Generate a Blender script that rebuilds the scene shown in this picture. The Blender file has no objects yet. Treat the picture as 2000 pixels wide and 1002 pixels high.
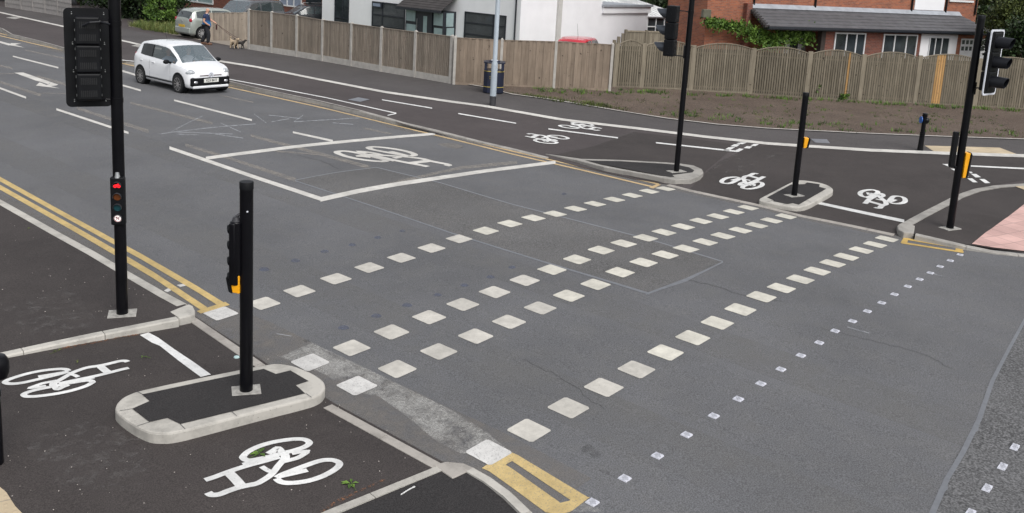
import bpy, bmesh, math, random
import numpy as np
from mathutils import Vector, Matrix
random.seed(7)
rng = np.random.default_rng(11)
S = bpy.context.scene
C = S.collection
rad = math.radians

# ------------------------------------------------------------------ camera
YAW, PITCH, ROLL = 0.71298985, 0.18900813, -0.0564235
O = np.array([-6.31750744, -5.55353039, 4.636807])
FPX, CX, CY = 1797.4845, 1000.0, 265.5
def _axes():
    cy, sy, cp, sp = math.cos(YAW), math.sin(YAW), math.cos(PITCH), math.sin(PITCH)
    F = np.array([cy*cp, sy*cp, -sp]); R = np.array([sy, -cy, 0.]); D = np.cross(F, R)
    c, s = math.cos(ROLL), math.sin(ROLL)
    return F, c*R + s*D, -s*R + c*D
F_, R_, D_ = _axes()
cam = bpy.data.cameras.new('camera')
co = bpy.data.objects.new('camera', cam); C.objects.link(co)
m = Matrix.Identity(4)
for i in range(3):
    m[i][0] = R_[i]; m[i][1] = -D_[i]; m[i][2] = -F_[i]; m[i][3] = O[i]
co.matrix_world = m
cam.sensor_width = 36; cam.lens = FPX/2000*36; cam.shift_y = -(501-CY)/2000
cam.clip_start = .1; cam.clip_end = 2000
S.camera = co

# ------------------------------------------------------------------ light
w = bpy.data.worlds.new('World'); S.world = w; w.use_nodes = True
nt = w.node_tree; bg = nt.nodes['Background']
sky = nt.nodes.new('ShaderNodeTexSky'); sky.sky_type = 'NISHITA'; sky.sun_disc = False
SUN_EL, SUN_AZ = rad(52), math.atan2(-.35, -1)      # azimuth measured from +Y towards +X
sky.sun_elevation = SUN_EL; sky.sun_rotation = SUN_AZ; sky.dust_density = 3; sky.air_density = 1.0
hs = nt.nodes.new('ShaderNodeHueSaturation'); hs.inputs['Saturation'].default_value = .22
nt.links.new(sky.outputs[0], hs.inputs['Color']); nt.links.new(hs.outputs[0], bg.inputs[0])
bg.inputs[1].default_value = .15
sd = bpy.data.lights.new('sun', 'SUN'); sd.energy = 1.3; sd.angle = rad(35); sd.color = (1, .97, .93)
so = bpy.data.objects.new('sun', sd); C.objects.link(so)
sv = Vector((math.sin(SUN_AZ)*math.cos(SUN_EL), math.cos(SUN_AZ)*math.cos(SUN_EL), math.sin(SUN_EL)))
so.rotation_euler = sv.to_track_quat('Z', 'Y').to_euler()
S.view_settings.view_transform = 'Standard'; S.view_settings.look = 'None'
S.view_settings.exposure = .3; S.view_settings.gamma = 1

# ------------------------------------------------------------------ levels of the ground
def hr(X, Y=0):                                   # cambered carriageway
    X = min(max(X, -.3), 11.9)
    return -.035*math.sqrt((X-6)**2+1)
def hp(X, Y=0):                                   # paving
    z = hr(X, Y) + .012
    if X < -.5: z += .09*min(1, (-.5-X)/2.7)
    if X > 9: z += .1*min(max((Y-12)/2.5, 0), 1)
    return z
ZN = hr(-.3)
def hf(X, Y=0): return ZN + .115                  # raised footway
def U(x, y, h=hp, dz=0.):                         # where the sight line of a traced point meets a surface
    d = F_ + R_*(x-CX)/FPX + D_*(y-CY)/FPX
    zz = -.2+dz
    for _ in range(40):
        P = O + d*((zz-O[2])/d[2])
        zz = .5*zz + .5*(h(P[0], P[1])+dz)
    return Vector((P[0], P[1], zz))
def UX(x, y, P0, n):                              # ... meets the vertical plane through P0 with normal n
    d = F_ + R_*(x-CX)/FPX + D_*(y-CY)/FPX
    n = np.array([n[0], n[1], 0.]); P = O + d*(((np.array(P0)-O)@n)/(d@n))
    return Vector(P)
def UP(x, y, P0): return UX(x, y, P0, (P0[0]-O[0], P0[1]-O[1]))
def V(P):
    d = np.array(P)-O; ww = d@F_
    return CX+FPX*(d@R_)/ww, CY+FPX*(d@D_)/ww

# ------------------------------------------------------------------ materials
def newmat(name):
    mt = bpy.data.materials.new(name); mt.use_nodes = True
    n = mt.node_tree; b = n.nodes['Principled BSDF']
    return mt, n, b
def N(n, t, **k):
    o = n.nodes.new(t)
    for a, v in k.items():
        if a in o.inputs: o.inputs[a].default_value = v
        else: setattr(o, a, v)
    return o
def noise(n, co, scale, detail=3, rough=.55):
    t = N(n, 'ShaderNodeTexNoise'); t.inputs['Scale'].default_value = scale
    t.inputs['Detail'].default_value = detail; t.inputs['Roughness'].default_value = rough
    n.links.new(co, t.inputs['Vector']); return t.outputs['Fac']
def ramp(n, fac, stops):
    r = N(n, 'ShaderNodeValToRGB'); e = r.color_ramp.elements
    while len(e) < len(stops): e.new(.5)
    for el, (p, c) in zip(e, stops):
        el.position = p; el.color = (c, c, c, 1) if isinstance(c, (int, float)) else (*c, 1)
    n.links.new(fac, r.inputs[0]); return r.outputs[0]
def mix(n, a, b, fac, mode='MIX'):
    x = N(n, 'ShaderNodeMix'); x.data_type = 'RGBA'; x.blend_type = mode
    for s, v in ((x.inputs[0], fac), (x.inputs[6], a), (x.inputs[7], b)):
        if hasattr(v, 'is_output') or isinstance(v, bpy.types.NodeSocket): n.links.new(v, s)
        elif isinstance(v, (int, float)): s.default_value = v if s == x.inputs[0] else (v, v, v, 1)
        else: s.default_value = (*v, 1)
    return x.outputs[2]
def coords(n, kind='Object'):
    return N(n, 'ShaderNodeTexCoord').outputs[kind]
def bump(n, b, h, s, d=.01):
    bp = N(n, 'ShaderNodeBump'); bp.inputs['Strength'].default_value = s; bp.inputs['Distance'].default_value = d
    n.links.new(h, bp.inputs['Height']); n.links.new(bp.outputs[0], b.inputs['Normal'])
def plain(name, col, rough=.6, var=.15, scale=4, metal=0, tone=False, bumps=0, spec=.5, coat=0):
    mt, n, b = newmat(name); c = coords(n)
    f = noise(n, c, scale, 5)
    k = mix(n, tuple(v*(1-var) for v in col), tuple(min(1, v*(1+var)) for v in col), ramp(n, f, [(.3, 0.), (.7, 1.)]))
    if tone:
        a = N(n, 'ShaderNodeAttribute'); a.attribute_name = 'tone'
        k = mix(n, k, a.outputs['Color'], 1., 'MULTIPLY')
    n.links.new(k, b.inputs['Base Color'])
    b.inputs['Roughness'].default_value = rough; b.inputs['Metallic'].default_value = metal
    b.inputs['Specular IOR Level'].default_value = spec; b.inputs['Coat Weight'].default_value = coat
    if bumps: bump(n, b, noise(n, c, scale*8, 4), bumps)
    return mt
def asphalt(name, base, tint, speck=.5, grain=70, patchy=.18, rough=.85, light=.02, coarse=0):
    mt, n, b = newmat(name); c = coords(n)
    big = noise(n, c, .35, 4, .6); mid = noise(n, c, 2.3, 5, .65)
    fine = noise(n, c, grain, 2, .6); fin2 = noise(n, c, grain*2.1, 1, .5)
    k = mix(n, tuple(v*(1-patchy) for v in base), tuple(v*(1+patchy) for v in base), ramp(n, big, [(.35, 0.), (.65, 1.)]))
    k = mix(n, k, tint, ramp(n, mid, [(.45, 0.), (.75, .55)]))
    g = ramp(n, fine, [(.34, 1-speck), (.5, 1.), (.66, 1+speck)])
    k = mix(n, k, g, 1., 'MULTIPLY')
    if coarse:
        cz = noise(n, c, 26, 3, .7); reg = noise(n, c, .8, 2)
        dk = mix(n, 1., ramp(n, cz, [(.42, .35), (.56, 1.15)]), ramp(n, reg, [(.4, coarse*.35), (.6, coarse)]))
        k = mix(n, k, dk, 1., 'MULTIPLY')
    # pale chips
    vo = N(n, 'ShaderNodeTexVoronoi'); vo.inputs['Scale'].default_value = 7; n.links.new(c, vo.inputs['Vector'])
    k = mix(n, k, (.45, .42, .39), ramp(n, vo.outputs['Distance'], [(.0, .8), (light, 0.)]))
    n.links.new(k, b.inputs['Base Color']); b.inputs['Roughness'].default_value = rough
    b.inputs['Specular IOR Level'].default_value = .3
    bump(n, b, fin2, .35, .004)
    return mt
ROAD = asphalt('road_asphalt', (.114, .115, .121), (.132, .130, .128), .36, 75, .12)
PATCH = asphalt('patch_asphalt', (.118, .116, .116), (.130, .124, .119), .42, 60, .12, coarse=.35)
COARSE = asphalt('coarse_asphalt', (.118, .118, .121), (.105, .105, .105), .5, 45, .12, coarse=.7)
PAVE = asphalt('dark_tarmac', (.046, .0395, .038), (.062, .054, .051), .36, 80, .15, light=.02)
PAVE2 = asphalt('fresh_tarmac', (.028, .026, .0265), (.038, .034, .034), .45, 80, .12, light=.02)
PAVEF = asphalt('far_tarmac', (.066, .056, .056), (.083, .073, .071), .3, 60, .12, light=.02)
PAVEG = asphalt('grey_tarmac', (.075, .069, .069), (.095, .087, .085), .3, 60, .10, light=.02)
def paint(name, col, wear=.5, thr=.62):
    mt, n, b = newmat(name); c = coords(n)
    f = noise(n, c, 9, 6, .7); g = noise(n, c, 60, 2); l = noise(n, c, 1.7, 3, .6)
    k = mix(n, col, tuple(v*.80 for v in col), ramp(n, f, [(.38, 0.), (.66, 1.)]))
    k = mix(n, k, ramp(n, l, [(.35, .82), (.65, 1.06)]), 1., 'MULTIPLY')
    k = mix(n, k, (.16, .155, .15), ramp(n, g, [(thr, 0.), (thr+.06, wear)]))
    n.links.new(k, b.inputs['Base Color']); b.inputs['Roughness'].default_value = .7
    bump(n, b, g, .2, .003)
    return mt
WHITE = paint('white_marking', (.62, .6, .56), .35, .66)
CREAM = paint('cream_marking', (.63, .605, .53), .35, .65)
GREYC = paint('greyed_cream_marking', (.56, .535, .485), .4, .64)
BWHITE = paint('bright_white_marking', (.76, .76, .745), .45, .63)
OFFW = paint('worn_white_block', (.62, .61, .59), .5, .58)
YEL = paint('yellow_marking', (.56, .41, .165), .45, .58)
YELN = paint('worn_yellow_marking', (.60, .45, .20), .5, .57)
YELF = paint('pale_yellow_marking', (.58, .42, .22), .3, .6)
YELO = paint('bright_yellow_marking', (.58, .39, .11), .4, .60)
SEAL = plain('seal_band', (.15, .157, .172), .5, .12, 12)
def veil(name, col, lo, hi, scale=8, amount=.6):     # thin residue lying on the asphalt with holes in it
    mt, n, b = newmat(name); c = coords(n)
    f = noise(n, c, scale, 8, .75)
    n.links.new(ramp(n, f, [(lo, 0.), (hi, amount)]), b.inputs['Alpha'])
    b.inputs['Base Color'].default_value = (*col, 1); b.inputs['Roughness'].default_value = .9
    return mt
GHOST = veil('ghost_marking', (.31, .285, .255), .30, .6, 6, .62)
CEMENT = veil('cement_smear', (.36, .355, .345), .34, .75, 22, .8)
GUT = veil('gutter_dust', (.215, .195, .175), .30, .65, 5, .5)
def smear(name, col, amount):
    mt, n, b = newmat(name); c = coords(n)
    f = ramp(n, noise(n, c, 2.6, 7, .7), [(.36, 0.), (.56, 1.)]); g = ramp(n, noise(n, c, 42, 4, .7), [(.36, .25), (.62, 1.)])
    m2 = mix(n, f, g, 1., 'MULTIPLY'); m3 = N(n, 'ShaderNodeMath'); m3.operation = 'MULTIPLY'; n.links.new(m2, m3.inputs[0]); m3.inputs[1].default_value = amount
    n.links.new(m3.outputs[0], b.inputs['Alpha']); b.inputs['Base Color'].default_value = (*col, 1); b.inputs['Roughness'].default_value = .9
    return mt
CEMENT2 = smear('cement_smear_dense', (.40, .395, .38), .7)
DUST = veil('dust', (.23, .205, .18), .42, .72, 3, .6)
CHALK = veil('chalk_line', (.42, .44, .47), .3, .55, 6, .7)
BLUE = veil('blue_spot', (.105, .118, .165), .25, .6, 9, .7)
SCUFF = veil('scuff', (.20, .19, .185), .50, .80, 7, .5)
LITTER = veil('litter_dust', (.22, .10, .05), .50, .60, 30, .95)
def kerbmat(name, col):
    mt, n, b = newmat(name); c = coords(n)
    f = noise(n, c, 3, 6, .7); g = noise(n, c, 45, 3)
    k = mix(n, col, tuple(v*.62 for v in col), ramp(n, f, [(.45, 0.), (.72, 1.)]))
    k = mix(n, k, (.09, .08, .07), ramp(n, g, [(.66, 0.), (.74, .75)]))
    a = N(n, 'ShaderNodeAttribute'); a.attribute_name = 'tone'
    k = mix(n, k, a.outputs['Color'], 1., 'MULTIPLY')
    n.links.new(k, b.inputs['Base Color']); b.inputs['Roughness'].default_value = .85
    bump(n, b, g, .3, .004); return mt
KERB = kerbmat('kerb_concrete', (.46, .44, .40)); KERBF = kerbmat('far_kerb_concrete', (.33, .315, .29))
STRIP = kerbmat('strip_concrete', (.36, .335, .305))
BLACK = plain('black_paint', (.004, .004, .0055), .3, .3, 3, spec=.22)
BLACKM = plain('black_plastic', (.005, .0055, .007), .5, .3, 6, spec=.2)
HOODM = plain('signal_hood_plastic', (.011, .012, .016), .45, .2, 6, spec=.3)
BLUEBLK = plain('navy_paint', (.012, .016, .036), .35, .25, 4)
GREYP = plain('galvanised_grey', (.36, .41, .46), .45, .08, 3)
DGREY = plain('dark_grey', (.035, .035, .04), .55, .2, 5)
BOXY = plain('yellow_plastic', (.85, .38, .008), .4, .08, 8)
GOLD = plain('gold_lettering', (.42, .33, .09), .5, .1, 8)
METALW = plain('signal_border_white', (.68, .70, .76), .35, .05, 5)
VENT = plain('vent_plastic', (.016, .0165, .018), .6, .2, 6, spec=.3)
STUD = plain('stud_plastic', (.55, .56, .62), .4, .15, 40)
STEEL = plain('bare_metal', (.42, .43, .44), .3, .2, 12, metal=.7)
COVER = plain('inspection_cover_iron', (.17, .18, .20), .5, .15, 10)
PLINTH = plain('pole_base_mortar', (.30, .29, .27), .9, .35, 14)
def woodmat(name, col, col2):
    mt, n, b = newmat(name); c = coords(n)
    mp = N(n, 'ShaderNodeMapping'); mp.inputs['Scale'].default_value = (7, 7, .7); n.links.new(c, mp.inputs[0])
    f = noise(n, mp.outputs[0], 2.2, 7, .7); g = noise(n, c, 1.1, 4)
    k = mix(n, col, col2, ramp(n, f, [(.35, 0.), (.65, 1.)]))
    k = mix(n, k, tuple(v*.62 for v in col), ramp(n, g, [(.45, 0.), (.7, .6)]))
    kn = noise(n, c, 9, 2, .4); k = mix(n, k, (.04, .03, .025), ramp(n, kn, [(.70, 0.), (.76, .8)]))
    a = N(n, 'ShaderNodeAttribute'); a.attribute_name = 'tone'
    k = mix(n, k, a.outputs['Color'], 1., 'MULTIPLY')
    n.links.new(k, b.inputs['Base Color']); b.inputs['Roughness'].default_value = .85
    b.inputs['Specular IOR Level'].default_value = .2
    bump(n, b, f, .3, .006); return mt
WOOD = woodmat('weathered_fence_wood', (.335, .29, .24), (.235, .195, .157))
WOODB = woodmat('brown_fence_wood', (.305, .245, .19), (.215, .168, .13))
WOODG = woodmat('grey_green_fence_wood', (.26, .228, .175), (.165, .142, .105))
NEWWOOD = woodmat('new_fence_wood', (.58, .36, .16), (.44, .26, .11))
CONC = plain('fence_concrete', (.40, .38, .35), .9, .15, 5, tone=True, bumps=.2)
GREYFENCE = plain('grey_painted_concrete', (.26, .245, .235), .85, .12, 5, tone=True)
def bricks(name, c1, c2, mortar):
    mt, n, b = newmat(name); uv = N(n, 'ShaderNodeUVMap').outputs[0]
    br = N(n, 'ShaderNodeTexBrick'); n.links.new(uv, br.inputs['Vector'])
    br.inputs['Scale'].default_value = 1; br.inputs['Brick Width'].default_value = .225; br.inputs['Row Height'].default_value = .075
    br.inputs['Mortar Size'].default_value = .007; br.inputs['Mortar Smooth'].default_value = .2; br.inputs['Bias'].default_value = -.1
    br.inputs['Color1'].default_value = (*c1, 1); br.inputs['Color2'].default_value = (*c2, 1); br.inputs['Mortar'].default_value = (*mortar, 1)
    f = noise(n, uv, 1.3, 6, .7)
    k = mix(n, br.outputs['Color'], (.06, .045, .04), ramp(n, f, [(.5, 0.), (.75, .55)]))
    n.links.new(k, b.inputs['Base Color']); b.inputs['Roughness'].default_value = .9
    return mt
BRICK = bricks('red_brick', (.36, .115, .055), (.20, .065, .04), (.24, .18, .14))
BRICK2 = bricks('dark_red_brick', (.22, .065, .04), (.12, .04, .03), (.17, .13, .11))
RENDERW = plain('white_render', (.80, .80, .82), .85, .04, 1.2, bumps=.05)
WINW = plain('white_upvc', (.68, .69, .70), .4, .04, 5)
WINB = plain('anthracite_frame', (.018, .021, .028), .4, .15, 5)
GLASSD = plain('dark_window_glass', (.03, .037, .042), .08, .5, 1.2, spec=.8)
GLASSL = plain('frosted_window_glass', (.27, .35, .36), .3, .12, 3)
CURTAIN = plain('window_blind', (.22, .26, .34), .6, .25, 20)
ROOFT = plain('grey_roof_tile', (.085, .085, .092), .75, .2, 3, tone=True)
ROOFB = plain('dark_roof_tile', (.045, .04, .04), .8, .25, 3, tone=True)
LEAD = plain('lead_flashing', (.30, .32, .35), .6, .15, 3)
DOORB = plain('anthracite_door', (.02, .023, .032), .4, .1, 3)
def leafmat(name, a, b_):
    mt, n, b = newmat(name)
    at = N(n, 'ShaderNodeAttribute'); at.attribute_name = 'tone'
    k = mix(n, a, b_, at.outputs['Fac'])
    n.links.new(k, b.inputs['Base Color']); b.inputs['Roughness'].default_value = .55
    b.inputs['Specular IOR Level'].default_value = .3
    return mt
LEAF = leafmat('dark_green_leaves', (.005, .011, .004), (.032, .062, .016))
LEAFB = leafmat('bright_green_leaves', (.022, .055, .010), (.14, .24, .04))
LEAFO = leafmat('olive_leaves', (.02, .032, .009), (.13, .16, .04))
STRAW = leafmat('dry_grass', (.04, .085, .015), (.20, .21, .07))
BARK = plain('bark', (.07, .05, .035), .9, .3, 8)
def soilmat():
    mt, n, b = newmat('bare_soil'); c = coords(n)
    f = noise(n, c, .5, 6, .65); g = noise(n, c, 14, 6, .75); q = noise(n, c, 40, 3, .6)
    k = mix(n, (.105, .072, .052), (.165, .122, .092), ramp(n, f, [(.35, 0.), (.65, 1.)]))
    k = mix(n, k, (.06, .042, .034), ramp(n, g, [(.44, 0.), (.62, .85)]))
    k = mix(n, k, (.42, .36, .31), ramp(n, q, [(.60, 0.), (.68, .8)]))
    n.links.new(k, b.inputs['Base Color']); b.inputs['Roughness'].default_value = .95
    bump(n, b, g, 1., .08); return mt
SOIL = soilmat()
TAN = plain('buff_paving', (.52, .42, .28), .85, .12, 3, bumps=.15)
PINK = plain('pink_paving', (.56, .33, .29), .85, .12, 2.5, bumps=.15)
def slabs(name, c1, c2, jt, size):
    mt, n, b = newmat(name); c = coords(n); mp = N(n, 'ShaderNodeMapping'); mp.inputs['Rotation'].default_value = (0, 0, rad(20)); n.links.new(c, mp.inputs[0])
    br = N(n, 'ShaderNodeTexBrick'); n.links.new(mp.outputs[0], br.inputs['Vector']); br.offset = 0
    br.inputs['Scale'].default_value = 1; br.inputs['Brick Width'].default_value = size; br.inputs['Row Height'].default_value = size; br.inputs['Mortar Size'].default_value = .008
    br.inputs['Color1'].default_value = (*c1, 1); br.inputs['Color2'].default_value = (*c2, 1); br.inputs['Mortar'].default_value = (*jt, 1)
    vo = N(n, 'ShaderNodeTexVoronoi'); vo.inputs['Scale'].default_value = 15; vo.inputs['Randomness'].default_value = 0; n.links.new(mp.outputs[0], vo.inputs['Vector'])
    k = mix(n, br.outputs['Color'], (.5, .5, .5), 0.)
    n.links.new(mix(n, k, ramp(n, noise(n, c, 1.5, 5), [(.3, .8), (.7, 1.1)]), 1., 'MULTIPLY'), b.inputs['Base Color']); b.inputs['Roughness'].default_value = .85
    bump(n, b, ramp(n, vo.outputs['Distance'], [(.2, 1.), (.4, 0.)]), .8, .006); return mt
PINK = slabs('pink_paving_slabs', (.62, .40, .36), (.50, .32, .29), (.34, .24, .22), .4)
TAN = slabs('buff_paving_slabs', (.54, .44, .30), (.47, .38, .255), (.34, .29, .22), .4)
GRAVEL = plain('gravel', (.24, .21, .175), .95, .35, 12)
LAWN = plain('grass', (.06, .09, .03), .9, .4, 6)
FIELD = plain('open_ground', (.07, .085, .045), .95, .3, .5)

KERB_ = plain('edging_concrete', (.42, .40, .37), .9, .2, 6)
# ------------------------------------------------------------------ mesh helpers
class MB:
    def __init__(s): s.v = []; s.f = []; s.t = []
    def add(s, vs, fs, M=None, tone=1.):
        k = len(s.v)
        for p in vs:
            p = Vector(p); s.v.append(tuple(M @ p) if M is not None else tuple(p)); s.t.append(tone)
        s.f += [tuple(i+k for i in f) for f in fs]
        return s
    def box(s, x0, x1, y0, y1, z0, z1, M=None, tone=1.):
        vs = [(x, y, z) for z in (z0, z1) for y in (y0, y1) for x in (x0, x1)]
        return s.add(vs, [(0, 2, 3, 1), (4, 5, 7, 6), (0, 1, 5, 4), (2, 6, 7, 3), (0, 4, 6, 2), (1, 3, 7, 5)], M, tone)
    def cyl(s, a, b, r0, r1=None, n=20, caps=True, tone=1., M=None):
        r1 = r0 if r1 is None else r1
        a, b = Vector(a), Vector(b); q = (b-a).to_track_quat('Z', 'Y').to_matrix()
        vs = []
        for P, r in ((a, r0), (b, r1)):
            for i in range(n):
                t = 2*math.pi*i/n; vs.append(P + q @ Vector((math.cos(t)*r, math.sin(t)*r, 0)))
        fs = [(i, (i+1) % n, n+(i+1) % n, n+i) for i in range(n)]
        if caps: fs += [tuple(range(n-1, -1, -1)), tuple(range(n, 2*n))]
        return s.add(vs, fs, M, tone)
    def lathe(s, prof, axis0=(0, 0, 0), n=24, M=None, tone=1.):   # prof = [(r, z), ...]
        vs = []; fs = []
        for r, z in prof:
            for i in range(n):
                t = 2*math.pi*i/n; vs.append((axis0[0]+r*math.cos(t), axis0[1]+r*math.sin(t), axis0[2]+z))
        for k in range(len(prof)-1):
            fs += [(k*n+i, k*n+(i+1) % n, (k+1)*n+(i+1) % n, (k+1)*n+i) for i in range(n)]
        fs += [tuple(range(n-1, -1, -1)), tuple(range((len(prof)-1)*n, len(prof)*n))]
        return s.add(vs, fs, M, tone)
    def prism(s, poly, z0, z1, M=None, tone=1.):     # poly in local xy
        n = len(poly); vs = [(x, y, z0) for x, y in poly] + [(x, y, z1) for x, y in poly]
        fs = [(i, (i+1) % n, n+(i+1) % n, n+i) for i in range(n)] + [tuple(range(n-1, -1, -1)), tuple(range(n, 2*n))]
        return s.add(vs, fs, M, tone)
    def tube(s, pts, r, n=8, tone=1.):
        for a, b in zip(pts[:-1], pts[1:]): s.cyl(a, b, r, r, n, True, tone)
        return s
    def ell(s, c, rx, ry, rz, nu=16, nv=10, M=None, tone=1.):
        prof = []
        vs = []; fs = []
        for j in range(nv+1):
            p = math.pi*j/nv
            for i in range(nu):
                t = 2*math.pi*i/nu
                vs.append((c[0]+rx*math.sin(p)*math.cos(t), c[1]+ry*math.sin(p)*math.sin(t), c[2]-rz*math.cos(p)))
        for j in range(nv):
            fs += [(j*nu+i, j*nu+(i+1) % nu, (j+1)*nu+(i+1) % nu, (j+1)*nu+i) for i in range(nu)]
        return s.add(vs, fs, M, tone)
    def build(s, name, mat, parent=None, smooth=False, bevel=0, uv=None, tone=True):
        me = bpy.data.meshes.new(name); me.from_pydata(s.v, [], s.f); me.materials.append(mat)
        bm = bmesh.new(); bm.from_mesh(me); bmesh.ops.recalc_face_normals(bm, faces=bm.faces); bm.to_mesh(me); bm.free()
        if tone:
            at = me.color_attributes.new('tone', 'FLOAT_COLOR', 'POINT')
            a = np.repeat(np.array(s.t, dtype=np.float32)[:, None], 4, 1); a[:, 3] = 1
            at.data.foreach_set('color', a.ravel())
        if uv:
            l = me.uv_layers.new(name='UVMap'); ud, n0 = uv
            for pf_ in me.polygons:
                nn = pf_.normal; side_ = abs(nn.x*ud[0]+nn.y*ud[1]) > .7
                for i in pf_.loop_indices:
                    p = me.vertices[me.loops[i].vertex_index].co
                    l.data[i].uv = ((-p.x*ud[1]+p.y*ud[0]) if side_ else (p.x*ud[0]+p.y*ud[1]), p.z)
        if smooth:
            for p in me.polygons: p.use_smooth = True
        o = bpy.data.objects.new(name, me); C.objects.link(o)
        if parent is not None: o.parent = parent
        if bevel:
            b = o.modifiers.new('bevel', 'BEVEL'); b.width = bevel; b.segments = 2; b.limit_method = 'ANGLE'; b.angle_limit = rad(40)
        if smooth:
            try:
                me.set_sharp_from_angle(angle=rad(38))
            except Exception: pass
        return o
def tag(o, label=None, cat=None, group=None, kind=None):
    if label: o['label'] = label
    if cat: o['category'] = cat
    if group: o['group'] = group
    if kind: o['kind'] = kind
    return o
def empty(name, loc, label, cat, group=None, rz=0, kind=None):
    o = bpy.data.objects.new(name, None); C.objects.link(o); o.location = loc; o.rotation_euler = (0, 0, rz)
    o.empty_display_size = .2
    return tag(o, label, cat, group, kind)
BX = [-3.2, -.5, -.3] + [i*.5 for i in range(0, 25)]
def drape(name, polys, h, dz, mat, parent=None, thick=0, tone=None, cuts=((), ())):
    """flat outline(s) laid on the surface h, cut where that surface bends"""
    bm = bmesh.new(); lay = bm.verts.layers.float_color.new('tone')
    for k, poly in enumerate(polys):
        b2 = bmesh.new()
        vs = [b2.verts.new((p[0], p[1], 0)) for p in poly]
        try: f = b2.faces.new(vs)
        except Exception: b2.free(); continue
        b2.normal_update()
        if f.normal.z < 0: bmesh.ops.reverse_faces(b2, faces=[f])
        bmesh.ops.triangulate(b2, faces=b2.faces[:])
        xs = [v.co.x for v in b2.verts]; ys = [v.co.y for v in b2.verts]
        for x in list(BX)+list(cuts[0]):
            if min(xs)+1e-4 < x < max(xs)-1e-4:
                bmesh.ops.bisect_plane(b2, geom=b2.verts[:]+b2.edges[:]+b2.faces[:], plane_co=(x, 0, 0), plane_no=(1, 0, 0))
        for y in list(cuts[1])+[12, 14.5]:
            if min(ys)+1e-4 < y < max(ys)-1e-4 and max(xs) > 9:
                bmesh.ops.bisect_plane(b2, geom=b2.verts[:]+b2.edges[:]+b2.faces[:], plane_co=(0, y, 0), plane_no=(0, 1, 0))
        mp = {}
        for v in b2.verts:
            mp[v] = bm.verts.new((v.co.x, v.co.y, h(v.co.x, v.co.y)+dz+(.00003*k if len(polys) < 110 else 0)))
            t = 1. if tone is None else tone[k]; mp[v][lay] = (t, t, t, 1)
        for f in b2.faces:
            try: bm.faces.new([mp[v] for v in f.verts])
            except Exception: pass
        b2.free()
    me = bpy.data.meshes.new(name); bm.to_mesh(me); bm.free(); me.materials.append(mat)
    o = bpy.data.objects.new(name, me); C.objects.link(o)
    if parent is not None: o.parent = parent
    return o
def px(pts, h, dz=0): return [U(x, y, h, dz) for x, y in pts]
def band(pts, h, dz=0, horiz=False):
    """px centre line with px thickness -> list of quads (x, y, t)"""
    out = []
    P = [(U(x-t/2, y, h, dz), U(x+t/2, y, h, dz)) if horiz else (U(x, y-t/2, h, dz), U(x, y+t/2, h, dz)) for x, y, t in pts]
    for a, b in zip(P[:-1], P[1:]): out.append([a[0], a[1], b[1], b[0]])
    return out
def ribbon(P, wd):
    out = []
    for a, b in zip(P[:-1], P[1:]):
        a, b = Vector(a), Vector(b); d = (b-a); d.z = 0
        if d.length < 1e-6: continue
        e = d.normalized()*wd*.42; n = Vector((-d.y, d.x, 0)).normalized()*wd/2
        out.append([a-e+n, a-e-n, b+e-n, b+e+n])
    return out
def strip(P, wd):                                  # mitred ribbon as ONE polygon
    P = [Vector(p) for p in P]; L = []; R = []
    for i, p in enumerate(P):
        a = P[max(i-1, 0)]; b = P[min(i+1, len(P)-1)]; d = b-a; d.z = 0
        n = Vector((-d.y, d.x, 0)).normalized()*wd/2
        L.append(p+n); R.append(p-n)
    return [[L[i], R[i], R[i+1], L[i+1]] for i in range(len(P)-1)]

# ------------------------------------------------------------------ ground, road, paving
g = MB(); g.add([(-900, -900, -.5), (900, -900, -.5), (900, 900, -.5), (-900, 900, -.5)], [(0, 1, 2, 3)])
tag(g.build('ground', FIELD), kind='structure')
road = drape('road', [[(-1.6, -60), (14.5, -60), (14.5, 200), (-1.6, 200)]], hr, 0, ROAD); tag(road, kind='structure')

# near side paving
S1 = U(1035, 1002, hr); S0 = U(925, 912, hr)
sx = (S1-S0).normalized()
S2 = S1 + sx*.8; S3 = S2 + (sx+Vector((-.25, -.3, 0))).normalized()*6
nearK = [U(x, y, hr, .012) for x, y in ((376, 618), (520, 713), (560, 735), (650, 790), (868, 908))]
near_pave = drape('cycle_track', [[(-.35, 200), (-.4, 6)] + [(p.x+.03, p.y) for p in nearK] + [(S0.x-.03, S0.y), (S1.x-.05, S1.y), (S2.x, S2.y), (S3.x, S3.y), (-25, -20), (-25, 200)]], hp, 0, PAVE)
tag(near_pave, kind='structure')
dark_low = drape('fresh_paving', [[U(x, y, hp) for x, y in ((640, 1010), (700, 985), (850, 917), (900, 920), (925, 925), (1012, 1002), (1040, 1040), (560, 1040))]], hp, .004, PAVE2)
tag(dark_low, kind='structure')
foot_near = drape('footway', [[U(372, 600, hf), (-.28, 9), (-.2, 200), (-20, 200), (-20, 6.4), U(-300, 748, hf), U(0, 689, hf), U(100, 668, hf), U(190, 648, hf), U(350, 619, hf)]], hf, 0, PAVE)
tag(foot_near, kind='structure')
tan_near = drape('buff_tactile_paving', [[U(x, y, hp) for x, y in ((-5, 948), (12, 962), (30, 990), (50, 1010), (-60, 1060), (-200, 960))]], hp, .006, TAN)
tag(tan_near, kind='structure')

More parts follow.
